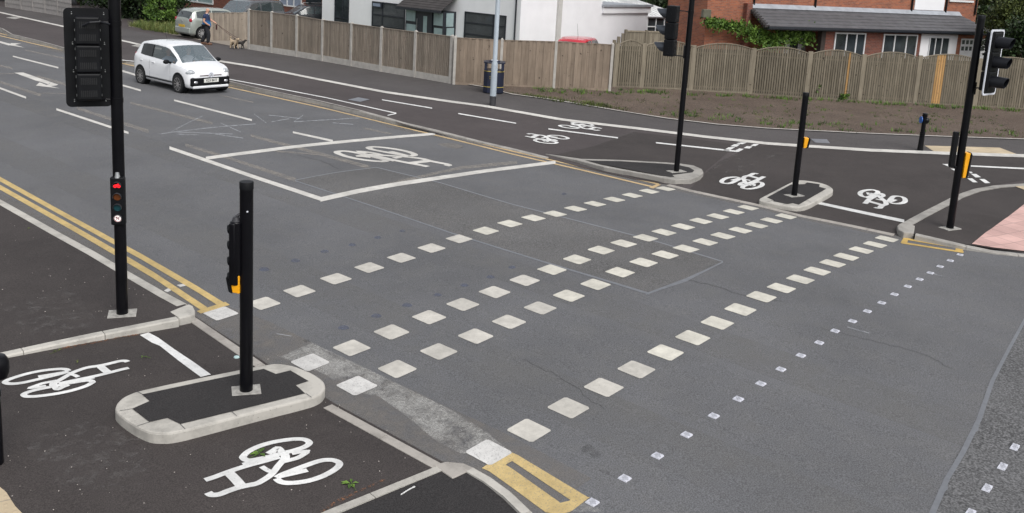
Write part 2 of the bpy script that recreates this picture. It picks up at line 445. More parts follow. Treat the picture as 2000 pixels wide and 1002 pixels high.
# far side paving
FK = [(-260, 0), (-120, 28), (0, 56), (18, 67), (75, 81), (128, 96), (238, 118), (300, 131), (420, 154), (500, 173), (620, 198), (700, 217), (752, 231), (780, 243), (850, 258), (930, 277), (1000, 292), (1065, 308), (1130, 326), (1240, 351), (1300, 360), (1345, 372), (1480, 401), (1560, 421), (1660, 441), (1745, 459), (1800, 467), (1860, 478), (1930, 487), (2000, 495), (2150, 510), (2400, 540)]
FKW = [U(x, y, hr, .1 if x < 740 else .05 if x < 900 else .0) for x, y in FK]
FKW = [Vector((FKW[0].x-1, 200, 0))] + FKW
far_poly = [(p.x, p.y) for p in FKW] + [(60, -12), (90, 0), (90, 200)]
far_pave = drape('far_footway', [far_poly], hp, 0, PAVEF); tag(far_pave, kind='structure')
def h5(X, Y):
    f = max(min(max((Y+2)/1.8, 0), 1), min(max((X-12.6)/2, 0), 1)); return hp(X, Y)+.004+.082*f
def V2(lst): return [(p[0], p[1]) for p in lst]
W1 = [(-120, -2), (0, 24.5), (128, 53), (238, 79.5), (275, 88), (430, 120), (500, 131), (620, 155), (750, 180), (880, 199), (1000, 217), (1120, 237), (1250, 252), (1380, 268), (1500, 281), (1700, 294), (1850, 300), (2000, 305), (2150, 311)]
SOILPX = [(885, 161), (940, 170), (1000, 185), (1060, 193), (1130, 204), (1200, 216), (1300, 232), (1400, 244), (1500, 252), (1700, 262), (1850, 268), (2000, 273), (2200, 285)]
FB = [(1192, 170), (1370, 178), (1500, 187), (1700, 199), (1900, 208), (2000, 213.5), (2200, 226)]     # wavy fence foot
FA = [(487, 96.5), (531, 103.5), (580, 111), (630, 119.5), (686, 129.5), (744, 140), (810, 151), (880, 163.5)]
FC = [(886, 165), (976, 168.5), (1081, 173), (1190, 178.5)]
# grey footway strip between the white line and the soil
gs = drape('grey_footway', [V2([U(x, y) for x, y in W1 if x <= 2000]) + V2([U(2000, 273)] + [U(x, y) for x, y in SOILPX[::-1] if x < 2000 and x > 885] + [U(x, y) for x, y in FA[::-1]] + [U(300, 68), U(140, 34), U(10, 14), U(-100, -8)])], hp, .004, PAVEG)
tag(gs, kind='structure')
edg = drape('soil_edging', band([(x, y, 1.3) for x, y in SOILPX], hp), hp, .03, KERB_, None); edg['kind'] = 'structure'
soil = drape('soil_bed', [V2([U(x, y) for x, y in SOILPX]) + [(60, -6), (60, 20)] + V2([U(1190, 160), U(886, 157)])], hp, .02, SOIL)
tag(soil, kind='structure')
drv = drape('gravel_drive', [V2([U(x, y) for x, y in ((250, 52), (300, 60), (345, 70), (420, 84), (487, 97), (530, 80), (560, 40), (300, 30))])], hp, .012, GRAVEL); tag(drv, kind='structure')
garden = drape('garden', [V2([U(530, 90)]) + [(22, 26), (21, 22), U(890, 150), U(1190, 160), (40, 30), (60, 60), (30, 60)]], hp, .008, LAWN); tag(garden, kind='structure')
dark_tri = drape('crossing_approach', [V2([U(x, y) for x, y in ((1075, 304), (1160, 286), (1238, 258), (1380, 275), (1440, 283), (1400, 316), (1376, 336), (1330, 362), (1250, 350), (1150, 322))]),
    ], hp, .006, PAVE); tag(dark_tri, kind='structure')
dark_tri2 = drape('crossing_apron', [V2([U(x, y) for x, y in ((1376, 340), (1405, 316), (1475, 284), (1560, 287), (1700, 297), (1850, 303), (2000, 308), (2000, 352), (1900, 368), (1830, 400), (1763, 442), (1745, 457), (1660, 439), (1560, 419), (1480, 400), (1345, 371))])], hp, .0065, PAVE); tag(dark_tri2, kind='structure')
dark_tri3 = drape('corner_footway', [V2([U(x, y, h5) for x, y in ((1768, 449), (1772, 440), (1830, 408), (1900, 376), (1960, 364), (2050, 360), (2300, 420), (2200, 514), (2000, 492), (1940, 485.5), (1885, 476.5), (1800, 460), (1780, 455))])], h5, 0, PAVE, cuts=((12.6, 13.1, 13.6, 14.1, 14.6), (-2, -1.4, -.8, -.2))); tag(dark_tri3, kind='structure')
pink = drape('pink_tactile_paving', [V2([U(x, y, h5) for x, y in ((1898, 477.5), (1925, 455), (1968, 425), (2005, 396), (2250, 440), (2150, 507), (2000, 491.5), (1940, 484.5))])], h5, .014, PINK, cuts=((12.6, 13.1, 13.6, 14.1, 14.6), (-2, -1.4, -.8, -.2))); tag(pink, kind='structure')
buff = drape('buff_paving_strip', [V2([U(x, y) for x, y in ((1806, 285), (1880, 287), (1952, 289), (1992, 304), (1900, 301), (1828, 299))])], hp, .012, TAN); tag(buff, kind='structure')
buff2 = drape('buff_paving_corner', [V2([U(x, y, hp, .1) for x, y in ((1975, 361), (2060, 356), (2060, 380), (2002, 371))])], hp, .1, TAN); tag(buff2, kind='structure')
# tile joints in the buff and pink slabs
jl = []
for i in range(14):
    a = U(1900+i*13, 478-i*9.6, hp, .1); 
    jl += strip([a, a+Vector((3.0, -1.5, 0))], .012)
for i in range(8):
    a = U(1905+i*22, 480+i*1.6, hp, .1); jl += strip([a, a+Vector((1.5, 2.6, 0))], .012)
PJ = plain('paving_joint', (.40, .235, .21), .9, .1)
from math import floor

# ------------------------------------------------------------------ kerbs
def kerb(name, path, tops, wd, side, mat, depth=.2, block=.9, label=None):
    """blocks laid end to end: path = world points at the front top edge, tops = height of top, side = which side the back is"""
    P = [Vector((p[0], p[1], 0)) for p in path]
    m_ = MB()
    L = [0]
    for a, b in zip(P[:-1], P[1:]): L.append(L[-1]+(b-a).length)
    def at(s):
        s = min(max(s, 0), L[-1])
        for i in range(len(P)-1):
            if s <= L[i+1]+1e-9:
                t = (s-L[i])/max(L[i+1]-L[i], 1e-9); d = (P[i+1]-P[i]).normalized()
                return P[i].lerp(P[i+1], t), tops[i]*(1-t)+tops[i+1]*t, d
    s = 0
    while s < L[-1]-.02:
        e = min(s+block, L[-1]); tn = random.uniform(.9, 1.06)
        ks = [s+.004, e-.004]; ks += [l for l in L if s+.03 < l < e-.03]; ks.sort()
        sec = []
        for q in ks:
            p, z, d = at(q); n = Vector((-d.y, d.x, 0))*side
            bz = .018
            sec.append([(p.x-n.x*.01, p.y-n.y*.01, z-depth), (p.x-n.x*.0, p.y-n.y*.0, z-bz), (p.x+n.x*bz*.9, p.y+n.y*bz*.9, z), (p.x+n.x*wd, p.y+n.y*wd, z), (p.x+n.x*wd, p.y+n.y*wd, z-depth)])
        vs = [v for c in sec for v in c]; fs = []
        for i in range(len(sec)-1):
            for j in range(5): fs.append((i*5+j, i*5+(j+1) % 5, (i+1)*5+(j+1) % 5, (i+1)*5+j))
        fs += [(4, 3, 2, 1, 0), tuple(range((len(sec)-1)*5, len(sec)*5))]
        m_.add(vs, fs, None, tn); s = e
    o = m_.build(name, mat); tag(o, label, kind='structure'); return o
def kz(P, h, add): return [h(p[0], p[1])+a for p, a in zip(P, add)]
# near kerb beside the left footway (top level with the footway)
P = [(-.13, 200), (-.13, 60)] + V2([U(x, y, hf) for x, y in ((-40, 366), (60, 421.5), (120, 455), (190, 493), (260, 534), (330, 574), (366, 593))])
kerb('kerb', P, [ZN+.118]*len(P), .15, -1, KERB)
# quadrant block at the corner
qp = [U(x, y, hf) for x, y in ((358, 598), (369, 594), (377, 598), (381, 606), (381, 612), (374, 616), (350, 622), (331, 609))]
def block(name, poly, z0f, z1f, mat, bevel=.02):
    m_ = MB(); n = len(poly)
    vs = [(p[0], p[1], z0f(p[0], p[1])) for p in poly]+[(p[0], p[1], z1f(p[0], p[1])) for p in poly]
    m_.add(vs, [(i, (i+1) % n, n+(i+1) % n, n+i) for i in range(n)]+[tuple(range(n-1, -1, -1)), tuple(range(n, 2*n))])
    o = m_.build(name, mat, bevel=bevel, smooth=False); tag(o, kind='structure'); return o
block('kerb_corner', qp, lambda x, y: ZN-.15, lambda x, y: ZN+.122, KERB)
P = V2([U(x, y, hf) for x, y in ((350, 624), (300, 634), (190, 656), (100, 675), (0, 697), (-300, 760))])
kerb('kerb', P, [ZN+.118]*len(P), .11, -1, KERB)
# flush strips along the crossing mouth
P = nearK[:2]; P = [P[0]+Vector((.02, -.02, 0)), P[1]]
kerb('kerb', P, [ZN+.022]*2, .13, -1, STRIP)
P = nearK[3:]
kerb('kerb', P, [ZN+.022]*2, .13, -1, STRIP)
P = [U(x, y, hr, .02) for x, y in ((868, 903), (632, 1008), (560, 1045))]
kerb('kerb', P, kz(P, hp, [.012, .02, .02]), .10, 1, KERB, block=.9)
bp = [U(x, y, hp, .012) for x, y in ((846, 908), (872, 902), (905, 905), (926, 914), (914, 920), (884, 934))]
block('kerb_corner', bp, lambda x, y: ZN-.15, lambda x, y: hp(x, y)+.016, STRIP, .008)
P = [U(x, y, hr, .03) for x, y in ((926, 912), (960, 932), (1000, 962), (1042, 1004))] + [S3]
kerb('kerb', P, [ZN+.03, ZN+.035, ZN+.04, ZN+.05, ZN+.1], .11, -1, KERB)
# far kerb
def seg(lo, hi): return [p for p in FK if lo <= p[0] <= hi]
K1 = [FKW[0]] + [U(x, y, hr, .1) for x, y in seg(-300, 760)]
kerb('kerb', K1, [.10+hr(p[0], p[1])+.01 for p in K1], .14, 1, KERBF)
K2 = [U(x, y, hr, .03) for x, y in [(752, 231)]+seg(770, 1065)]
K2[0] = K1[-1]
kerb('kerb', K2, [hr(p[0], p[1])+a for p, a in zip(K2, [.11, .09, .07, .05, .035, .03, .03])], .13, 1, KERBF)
# splitter nose with the far signal pole: raised wedge
nose = [(1065, 300), (1135, 310), (1210, 312), (1300, 317), (1330, 319.5), (1355, 323), (1371, 330), (1374, 336), (1368, 343), (1350, 350), (1320, 351), (1298, 348), (1270, 342), (1180, 326), (1120, 311)]
zt = lambda x, y: hp(x, y)+.10
def ztaper(x, y):
    t = min(max((9.0-y)/2.6, 0), 1)       # rises from flush at the far tip
    return hp(x, y)+.012+.1*t
def UT(lst, h): return [U(x, y, h) for x, y in lst]
block('traffic_island', UT(nose, ztaper), lambda x, y: hr(x, y)-.12, ztaper, KERBF, .012)
noseI = [(1142, 313), (1210, 315), (1300, 320), (1325, 322.5), (1346, 327), (1356, 333), (1350, 340), (1330, 345), (1310, 346), (1290, 343), (1240, 333), (1180, 322)]
drape('island_top', [UT(noseI, ztaper)], ztaper, .003, PAVE2)
bpy.data.objects['island_top']['kind'] = 'structure'
# flush edge across the far crossing mouth
K3 = [U(x, y, hr, .02) for x, y in [(1302, 361)]+seg(1345, 1745)]
kerb('kerb', K3, [hr(p[0], p[1])+.018 for p in K3], .12, 1, STRIP)
# right hand corner kerb, tapering down towards the right edge of the view
K4 = [U(x, y, hp, .1) for x, y in ((1787, 458), (1880, 476), (1940, 485), (2000, 491), (2200, 512))]
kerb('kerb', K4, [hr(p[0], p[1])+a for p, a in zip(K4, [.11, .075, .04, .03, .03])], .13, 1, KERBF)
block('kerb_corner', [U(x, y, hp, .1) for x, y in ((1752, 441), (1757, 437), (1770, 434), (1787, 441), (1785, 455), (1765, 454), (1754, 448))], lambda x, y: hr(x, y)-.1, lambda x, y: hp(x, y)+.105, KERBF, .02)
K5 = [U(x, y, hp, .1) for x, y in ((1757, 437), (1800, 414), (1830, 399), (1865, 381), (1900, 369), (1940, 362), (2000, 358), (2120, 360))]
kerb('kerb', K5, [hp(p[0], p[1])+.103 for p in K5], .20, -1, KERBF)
# crossing islands with push buttons
def island(outer, inner, top, joints):
    for _ in range(2):
        n_ = len(outer); outer = [q for i in range(n_) for q in ((outer[i][0]*.8+outer[(i+1) % n_][0]*.2, outer[i][1]*.8+outer[(i+1) % n_][1]*.2), (outer[i][0]*.2+outer[(i+1) % n_][0]*.8, outer[i][1]*.2+outer[(i+1) % n_][1]*.8))]
    o = block('traffic_island', UT(outer, top), lambda x, y: hp(x, y)-.1, top, KERB, .022)
    t = drape('island_surface', [UT(inner, top)], top, .005, PAVE2, None); t['kind'] = 'structure'
    jj = []
    for a, b in joints: jj += strip([U(*a, top), U(*b, top)], .006)
    j = drape('island_joint', jj, top, .006, DGREY); j['kind'] = 'structure'
island([(224, 800), (227, 788), (240, 775), (265, 764), (327, 750), (420, 731), (515, 712), (545, 709), (575, 714), (612, 729), (633, 744), (636, 756), (628, 768), (609, 777), (500, 804), (362, 840), (330, 846), (295, 845), (267, 833), (240, 815)],
       [(277, 771), (400, 745), (515, 721), (539, 731), (567, 724), (603, 745), (578, 753), (596, 769), (500, 793), (352, 829), (327, 817), (292, 825), (258, 799), (292, 784)], lambda x, y: ZN+.012+.115+.09*max(0, -.5-x)/2.7,
       [((265, 764), (279, 771)), ((267, 833), (292, 825)), ((362, 839), (352, 829)), ((463, 814), (452, 804)), ((609, 777), (597, 769)), ((234, 803), (258, 799))])
island([(1482, 391), (1484, 387), (1500, 379), (1548, 354), (1564, 351), (1600, 356), (1619, 362), (1628, 369), (1626, 375), (1602, 388), (1575, 402), (1556, 405), (1528, 401), (1498, 395)],
       [(1498, 386), (1545, 360.5), (1572, 360), (1576, 356.5), (1601, 360), (1600, 365), (1614, 369), (1560, 400), (1548, 397), (1538, 399), (1511, 393.5), (1510, 391)], lambda x, y: hr(12)+.122,
       [((1528, 401), (1538, 398)), ((1498, 395), (1511, 391)), ((1585, 397), (1577, 391))])

# ------------------------------------------------------------------ markings (parts of the road and of the paving)
RX = [[(425,615),(515,593),(585,569),(656,545),(721,523),(784,504),(843,485),(897,467),(949,451),(996,437),(1042,426),(1084,418),(1124,408),(1162,398.5),(1200,390),(1235,382),(1268,374),(1300,369)],
[(599,711),(687,680),(765,649),(838,620),(904,595),(966,571),(1025,548),(1078,527),(1127,507),(1174,489),(1218,476),(1261,465),(1297,454),(1334,443),(1369,432),(1402,423),(1433,414),(1461,406)],
[(690,757),(776,721),(857,687),(929,657),(994,629),(1055,602),(1111,578),(1163,556),(1211,532),(1257,513),(1299,498),(1340,486),(1377,473),(1412,461),(1446,450),(1478,440.5),(1507,431),(1535,423)],
[(948,888),(1033,841),(1110,797),(1179,757),(1243,722),(1300,689),(1353,660),(1401,631),(1446,605),(1487,580),(1526,563),(1563,546),(1596,530),(1626,515),(1653,502),(1682,489),(1709,478),(1732,467)]]
def M_(name, polys, h=hr, dz=.004, mat=WHITE, parent=None, label=None):
    o = drape(name, polys, h, dz, mat, parent if parent is not None else (road if h is hr else None))
    if label: o['label'] = label
    if o.parent is None: o['kind'] = 'structure'
    return o
for r, row in enumerate(RX):
    for i, (x, y) in enumerate(row):
        c = U(x, y, hr)
        if i == 0: c.x += .05
        a, b = .168, .176
        q = []
        for sx_, sy_ in ((-1, -1), (1, -1), (1, 1), (-1, 1)):
            cx_, cy_ = c.x+sx_*a, c.y+sy_*b
            k = .024
            jit = lambda: random.uniform(-.006, .006)
            o1 = (cx_-sx_*k+jit(), cy_+jit()*.5); o2 = (cx_+jit()*.5, cy_-sy_*k+jit())
            q += [o1, o2] if sx_*sy_ < 0 else [o2, o1]
        M_('painted_square', [q], dz=.007 if i == 0 else .006, mat=OFFW if i == 0 else (GREYC if i < 8 - r else CREAM))
M_('lane_line', band([(25, 110, 2.4), (114, 132.5, 3)], hr))
M_('lane_line', band([(150, 141, 3), (205, 157, 3.2), (275, 177, 3.4)], hr))
M_('lane_line', band([(340, 196, 3), (492, 235, 3.6)], hr))
M_('lane_line', band([(572, 258.5, 3.6), (650, 275.5, 4)], hr))
M_('centre_line', band([(-12, 168, 3.5), (51, 191, 4)], hr))
M_('centre_line', band([(110, 213.5, 4), (251, 260, 4.5)], hr))
M_('edge_line', band([(210, 130, 3.5), (300, 157, 3.8)], hr))
M_('box_side_line', band([(331, 289, 6), (400, 312.5, 6.5), (500, 347, 7), (630, 390, 8)], hr))
M_('stop_line', band([(402, 309.5, 6), (520, 294, 6), (640, 280, 5.5), (740, 270.5, 5), (850, 261.5, 4.5)], hr, ), dz=.0045)
M_('stop_line', band([(626, 390, 9), (700, 373.5, 8.5), (830, 352, 7.5), (950, 334, 6.5), (1085, 317, 6)], hr), dz=.0045)
Z6 = lambda L_, s, ox, oy: [(ox+x/s, oy+y/s) for x, y in L_]
M_('right_turn_arrow', [UT(Z6([(175, 515), (285, 512), (620, 628), (590, 655), (430, 608)], 6.26, 0, 60), hr), UT(Z6([(620, 628), (712, 658), (690, 670), (625, 678), (560, 668), (600, 654)], 6.26, 0, 60), hr), UT(Z6([(485, 632), (560, 662), (640, 684), (735, 708), (440, 672)], 6.26, 0, 60), hr)])
M_('straight_arrow', [UT(Z6([(-20, 122), (0, 127), (130, 162), (110, 182), (0, 149), (-20, 143)], 6.26, 0, 60), hr), UT(Z6([(130, 152), (258, 157), (185, 172), (300, 208), (80, 172), (130, 166)], 6.26, 0, 60), hr)])
# far yellow lines
M_('yellow_line', band([(-100, 44, 1.15), (0, 65.5, 1.30), (128, 95.5, 1.44), (240, 119.5, 1.58), (470, 171, 1.58), (640, 208, 1.73), (787, 243.5, 1.87), (900, 271, 2.02), (1007, 297, 2.16), (1150, 329.5, 2.16), (1287, 360, 2.30)], hr), mat=YELF)
M_('yellow_line', band([(-100, 48.5, 1.15), (0, 70, 1.30), (128, 99.8, 1.44), (240, 124, 1.58), (470, 175.5, 1.73), (640, 213, 1.73), (777, 246.5, 1.87), (900, 276, 2.16), (1000, 301, 2.16), (1150, 335.5, 2.30), (1274, 365, 2.45)], hr), mat=YELF)
M_('yellow_line_end', [UT([(1268, 367), (1276, 368.5), (1291, 361), (1283, 359.5)], hr)], dz=.0048, mat=YELF)
# near yellow lines
M_('yellow_line', band([(-60, 318, 9), (0, 350, 9), (110, 411, 9.5), (225, 474, 10.5), (275, 501, 11), (330, 533, 12), (385, 565, 12), (436, 597, 13)], hr), mat=YEL)
M_('yellow_line', band([(-60, 334, 9), (0, 366, 9.5), (75, 408, 10), (150, 450, 11), (226, 494, 12), (300, 538, 12.5), (350, 571, 13), (404, 607, 14)], hr), mat=YEL)
M_('yellow_line_end', [UT([(384, 608), (392, 613), (449, 596), (440, 590)], hr)], dz=.0048, mat=YEL)
M_('white_block', [UT([(320, 568), (327, 571), (343, 563), (336, 559)], hr), UT([(345, 557), (352, 561), (364, 558), (357, 555)], hr)], dz=.0035, mat=OFFW)
# loading brackets
M_('yellow_bracket', [UT(Z6(q, 4, 1500, 250), hr) for q in ([(1062, 852), (1098, 856), (1095, 876), (1085, 905), (1035, 899)], [(1095, 862), (1480, 932), (1470, 922+18), (1095, 878)], [(1050, 893), (1085, 897), (1530, 967), (1525, 977), (1500, 974), (1040, 903)], [(1470, 922), (1525, 926), (1522, 976), (1462, 962)])], mat=YELO, dz=.0048)
M_('yellow_bracket', [UT(q, hr) for q in ([(941, 915), (955, 921), (968, 920), (1010, 895), (1001, 885), (985, 886)], [(985, 891), (1001, 885), (1012, 890), (1150, 973), (1132, 986), (1112, 976), (1000, 901)], [(951, 918), (968, 905), (985, 907), (1000, 916), (1096, 984), (1082, 1004), (1065, 1001), (1000, 953)], [(1068, 998), (1090, 984), (1111, 979), (1125, 969), (1152, 972), (1115, 1000), (1085, 1008)])], mat=YELN, dz=.0048)
# paving markings
fw = far_pave
def MP(n, polys, dz=.0125, mat=BWHITE, par=far_pave): return M_(n, polys, hp, dz, mat, par)
MP('dividing_strip', band([(x, y, t) for (x, y), t in zip(W1, [1.8, 2.2, 2.6, 3, 3, 3.2, 3.4, 3.6, 4, 4, 4.2, 4.4, 4.6, 4.8, 5, 5.4, 5.8, 6, 6])], hp), mat=WHITE)
MP('edging_strip', band([(-60, 36, 1), (0, 55, 1.2)], hp))
MP('edging_strip', band([(238, 118, 1.2), (262, 120, 1.2)], hp))
MP('edging_strip', band([(440, 154, 1.4), (500, 165, 1.6), (640, 192, 1.7), (774, 222, 1.8)], hp))
MP('edging_strip', band([(757, 226, 1.6), (774, 222.5, 1.6)], hp), dz=.013)
for a in ([(746, 195.5, 1.8), (844, 212, 2)], [(895, 222.5, 2), (1008, 241.5, 2.2)], [(1071, 252.5, 2.2), (1207, 270, 2.4)], [(1281, 279.5, 2.4), (1440, 296.5, 2.8)]):
    MP('dash_line', band(a, hp))
GW = [[(1650, 178), (1690, 155), (1745, 152), (1695, 180)], [(1705, 146), (1735, 130), (1782, 131), (1755, 150)], [(1750, 124), (1790, 115), (1835, 117), (1800, 130)], [(1730, 186), (1775, 163), (1812, 167), (1770, 190)], [(1808, 160), (1835, 144), (1880, 147), (1855, 164)], [(1862, 141), (1890, 128), (1930, 130), (1900, 145)]]
MP('give_way_marking', [UT(Z6(q, 4, 1000, 250), hp) for q in GW])
GW2 = [[(1360, 284), (1410, 285), (1440, 303), (1425, 311)], [(1425, 320), (1460, 322), (1480, 340), (1460, 340)], [(1568, 345), (1590, 345), (1600, 355), (1580, 356)], [(1585, 361), (1625, 362), (1665, 388), (1620, 390)], [(1555, 396), (1595, 397), (1638, 428), (1600, 428)], [(1650, 402), (1690, 402), (1737, 434), (1695, 435)], [(1520, 375), (1555, 378), (1568, 386), (1540, 388)]]
MP('give_way_marking', [UT(Z6(q, 4, 1500, 250), hp) for q in GW2])
MP('dash_line', band([(1896, 325, 2.4), (2000, 330, 2.8), (2100, 336, 3)], hp))
MP('hold_line', band([(1597, 397, 5), (1680, 415, 5.5), (1766, 433, 6)], hp))
M_('hold_line', band([(283, 653, 17), (330, 684, 17), (370, 712, 17), (403, 733, 18)], hp, horiz=True) if False else [UT([(273, 655), (290, 650), (309, 660), (341, 683), (380, 709), (412, 732), (392, 737), (350, 706), (312, 676), (297, 670)], hp)], hp, .005, BWHITE, near_pave)
M_('quad_seam', [UT([(1376, 336), (1430, 298), (1442, 300), (1385, 338)], hp)], hp, .0135, SCUFF, far_pave)
M_('quad_seam', [UT([(1180, 282), (1238, 262), (1246, 256), (1236, 256), (1170, 281)], hp)], hp, .0135, SCUFF, far_pave)
M_('scuff', [UT([(1370, 345), (1440, 300), (1560, 300), (1500, 335), (1400, 350)], hp)], hp, .0145, veil('faint_scuff', (.22, .21, .2), .56, .7, 4, .5), far_pave)

# cycle symbols: strokes traced on the nearest one, then fitted to the others
ZS = lambda L_: [(370+x/6.25, 840+y/6.25) for x, y in L_]
STR = [([(655,330),(720,268),(850,205),(1000,160),(1150,132),(1300,117),(1400,122),(1450,145),(1462,172),(1400,215),(1280,255),(1140,290),(1000,325),(850,360),(740,378),(680,368),(655,345),(655,330)], .062),
 ([(1062,590),(1130,552),(1250,505),(1450,430),(1600,382),(1720,372),(1800,390),(1832,425),(1780,485),(1650,560),(1500,615),(1350,645),(1200,655),(1110,638),(1062,600)], .062),
 ([(1075,580),(1300,530),(1440,497)], .06),
 ([(1000,290),(1070,228),(1120,265),(1160,345),(1080,450),(1000,550),(900,620),(800,668),(620,700)], .062),
 ([(800,668),(620,705),(480,750),(360,795),(270,800),(225,772)], .065),
 ([(1100,335),(900,392),(720,440),(560,490),(420,540),(300,585),(190,620)], .062),
 ([(480,530),(560,610),(640,700)], .085),
 ([(880,455),(950,500),(1010,520)], .05), ([(1150,395),(1230,375),(1330,345),(1440,275)], .055),
 ([(1150,270),(1190,330),(1180,390)], .05), ([(1060,320),(900,360),(760,400),(650,430)], .05),
 ([(1250,300),(1400,272),(1470,272)], .05), ([(960,300),(1040,250)], .06)]
def catmull(P, closed=False, k=4):
    out = []; n = len(P)
    for i in range(n-1 if not closed else n):
        p0 = P[(i-1) % n] if (closed or i > 0) else P[0]; p1 = P[i]; p2 = P[(i+1) % n]; p3 = P[(i+2) % n] if (closed or i+2 < n) else P[-1]
        for j in range(k):
            t = j/k; out.append(.5*((2*p1)+(p2-p0)*t+(2*p0-5*p1+4*p2-p3)*t*t+(3*p1-p0-3*p2+p3)*t*t*t))
    if not closed: out.append(P[-1])
    else: out.append(out[0])
    return out
base_world = [([U(*p, hp) for p in ZS(L_)], w_) for L_, w_ in STR]
def aff(src, dst):
    A = np.array([[p[0], p[1], 1] for p in src]); B = np.array([[p[0], p[1]] for p in dst])
    return np.linalg.lstsq(A, B, rcond=None)[0]
REF = [(120, 600), (225, 790), (1860, 420), (1505, 150), (620, 340)]      # seat end, bar end, wheel tips
REFW = [U(*p, hp) for p in ZS(REF)]
def cyc(h, par, dst, wscale=1., label=None, mat=BWHITE, wabs=None):
    Mx = aff(REFW, [U(*p, h) for p in dst])
    sc = math.sqrt(abs(np.linalg.det(Mx[:2])))
    polys = []; strokes = []
    for L_, w_ in base_world:
        Q = [np.array([p[0], p[1], 1])@Mx for p in L_]
        Q = [Vector((q[0], q[1], 0)) for q in Q]; cl = (Q[0]-Q[-1]).length < 1e-5
        if cl: Q = catmull(Q[:-1], True)
        elif len(Q) > 2: Q = catmull(Q)
        WW = w_*sc*wscale*1.12; L2 = []; R2 = []; n = len(Q)
        for i, p in enumerate(Q):
            a = Q[i-1] if i > 0 else (Q[-2] if cl else Q[0]); b = Q[i+1] if i < n-1 else (Q[1] if cl else Q[-1]); d = b-a
            nn = Vector((-d.y, d.x, 0)).normalized()*WW/2; L2.append(p+nn); R2.append(p-nn)
        strokes.append((L2, R2))
    par_dz = .0075 if par is near_pave else .0135 if par is far_pave else .005
    bm_ = MB()
    for k, (L2, R2) in enumerate(strokes):
        vs = []
        for a, b in zip(L2, R2): vs += [(a.x, a.y, h(a.x, a.y)+par_dz+k*.0003), (b.x, b.y, h(b.x, b.y)+par_dz+k*.0003)]
        bm_.add(vs, [(2*i, 2*i+1, 2*i+3, 2*i+2) for i in range(len(L2)-1)])
    return bm_.build('cycle_symbol', mat, par)
    o = M_('cycle_symbol', polys, h, .0075 if par is near_pave else .0135 if par is far_pave else .005, mat, par)
    return o
cyc(hp, near_pave, ZS(REF))
# left one: seat/handlebar ends on the right, wheels to the left
cyc(hp, near_pave, [(260, 727), (250, 705), (6, 746), (38, 777), (186, 740)])
cyc(hr, road, [(823, 327), (877, 325), (732, 286), (655, 295), (762, 316)], 1.15, mat=WHITE)
cyc(hp, far_pave, [(1498, 346), (1478, 341), (1409, 357), (1448, 370), (1490, 357)], 1.25)
cyc(hp, far_pave, [(1684, 399), (1708, 407), (1766, 386), (1712, 374), (1683, 383)], 1.25)
cyc(hp, far_pave, [(1018, 266), (1034, 263), (1110, 271), (1090, 279), (1045, 276)], 1.25)
cyc(hp, far_pave, [(1182, 252), (1168, 255), (1092, 246), (1115, 241), (1158, 245)], 1.25)

# repair patch, seal bands, residue, ghosts
patch = M_('asphalt_patch', [UT([(576, 352), (650, 338), (735, 327), (860, 357), (1000, 398), (1130, 432), (1270, 469), (1412, 512), (1375, 530), (1320, 552), (1268, 575), (1160, 541), (1060, 511), (890, 458), (720, 400)], hr)], dz=.0018, mat=PATCH)
M_('seal_band', band([(576, 352, 1.4), (650, 338, 1.2), (735, 327, 1.2)], hr), dz=.0025, mat=SEAL)
M_('seal_band', band([(735, 327, 1.4), (860, 357, 1.6), (1000, 399, 1.8), (1130, 432, 2), (1270, 468, 2.2), (1412, 511, 2.4)], hr), dz=.0025, mat=SEAL)
M_('seal_band', band([(576, 353, 1.8), (720, 400, 2), (890, 458, 2.6), (1060, 511, 3), (1160, 541, 3.4), (1268, 574, 4.5)], hr), dz=.0027, mat=SEAL)
M_('seal_band', band([(1262, 574.5, 4), (1300, 561, 5), (1340, 547, 7), (1375, 530, 4), (1412, 512, 3)], hr), dz=.0029, mat=SEAL)
M_('coarse_patch', [UT([(2005, 618), (1985, 660), (1958, 700), (1925, 760), (1905, 830), (1862, 900), (1830, 980), (1820, 1010), (1900, 1200), (2400, 900), (2300, 560)], hr)], dz=.0018, mat=COARSE)
M_('seal_band', band([(2030, 575, 7), (2000, 628, 7), (1962, 698, 8), (1938, 745, 9), (1912, 820, 11), (1880, 885, 12), (1850, 935, 12), (1822, 1000, 14), (1800, 1050, 14)], hr, horiz=True), dz=.0028, mat=SEAL)
M_('seal_blob', [UT([(1840, 948), (1850, 943), (1852, 955), (1843, 963), (1832, 960)], hr), UT([(1902, 835), (1912, 832), (1910, 842), (1902, 844)], hr)], dz=.0031, mat=SEAL)
M_('cement_smear', [UT([(545, 697), (605, 677), (640, 690), (700, 722), (780, 757), (860, 795), (950, 845), (1000, 884), (985, 886), (900, 886), (850, 860), (790, 810), (740, 775), (690, 765), (640, 735), (600, 715)], hr), UT([(560, 690), (610, 670), (720, 722), (880, 800), (960, 850), (930, 880), (860, 850), (700, 750)], hr)], dz=.0022, mat=CEMENT2)
M_('cement_smear', [UT([(1060, 985), (1120, 1000), (1180, 1000), (1150, 985), (1140, 975)], hr)], dz=.0022, mat=CEMENT)
M_('dusty_gutter', [[(-.4, 60), (.0, 60), (.1, 8), (.18, 5.1), (.3, 4.2), (.32, 3.0), (.38, 1.0), (.42, 0.2), (.4, -1), (-.8, -1), (-.5, 4.5)]], dz=.0012, mat=GUT)
M_('dusty_gutter', [V2(FKW[3:-3]) + [(p[0]-(.45 if p[1] > 4.5 else .3), p[1]) for p in FKW[3:-3][::-1]]], dz=.0012, mat=GUT)
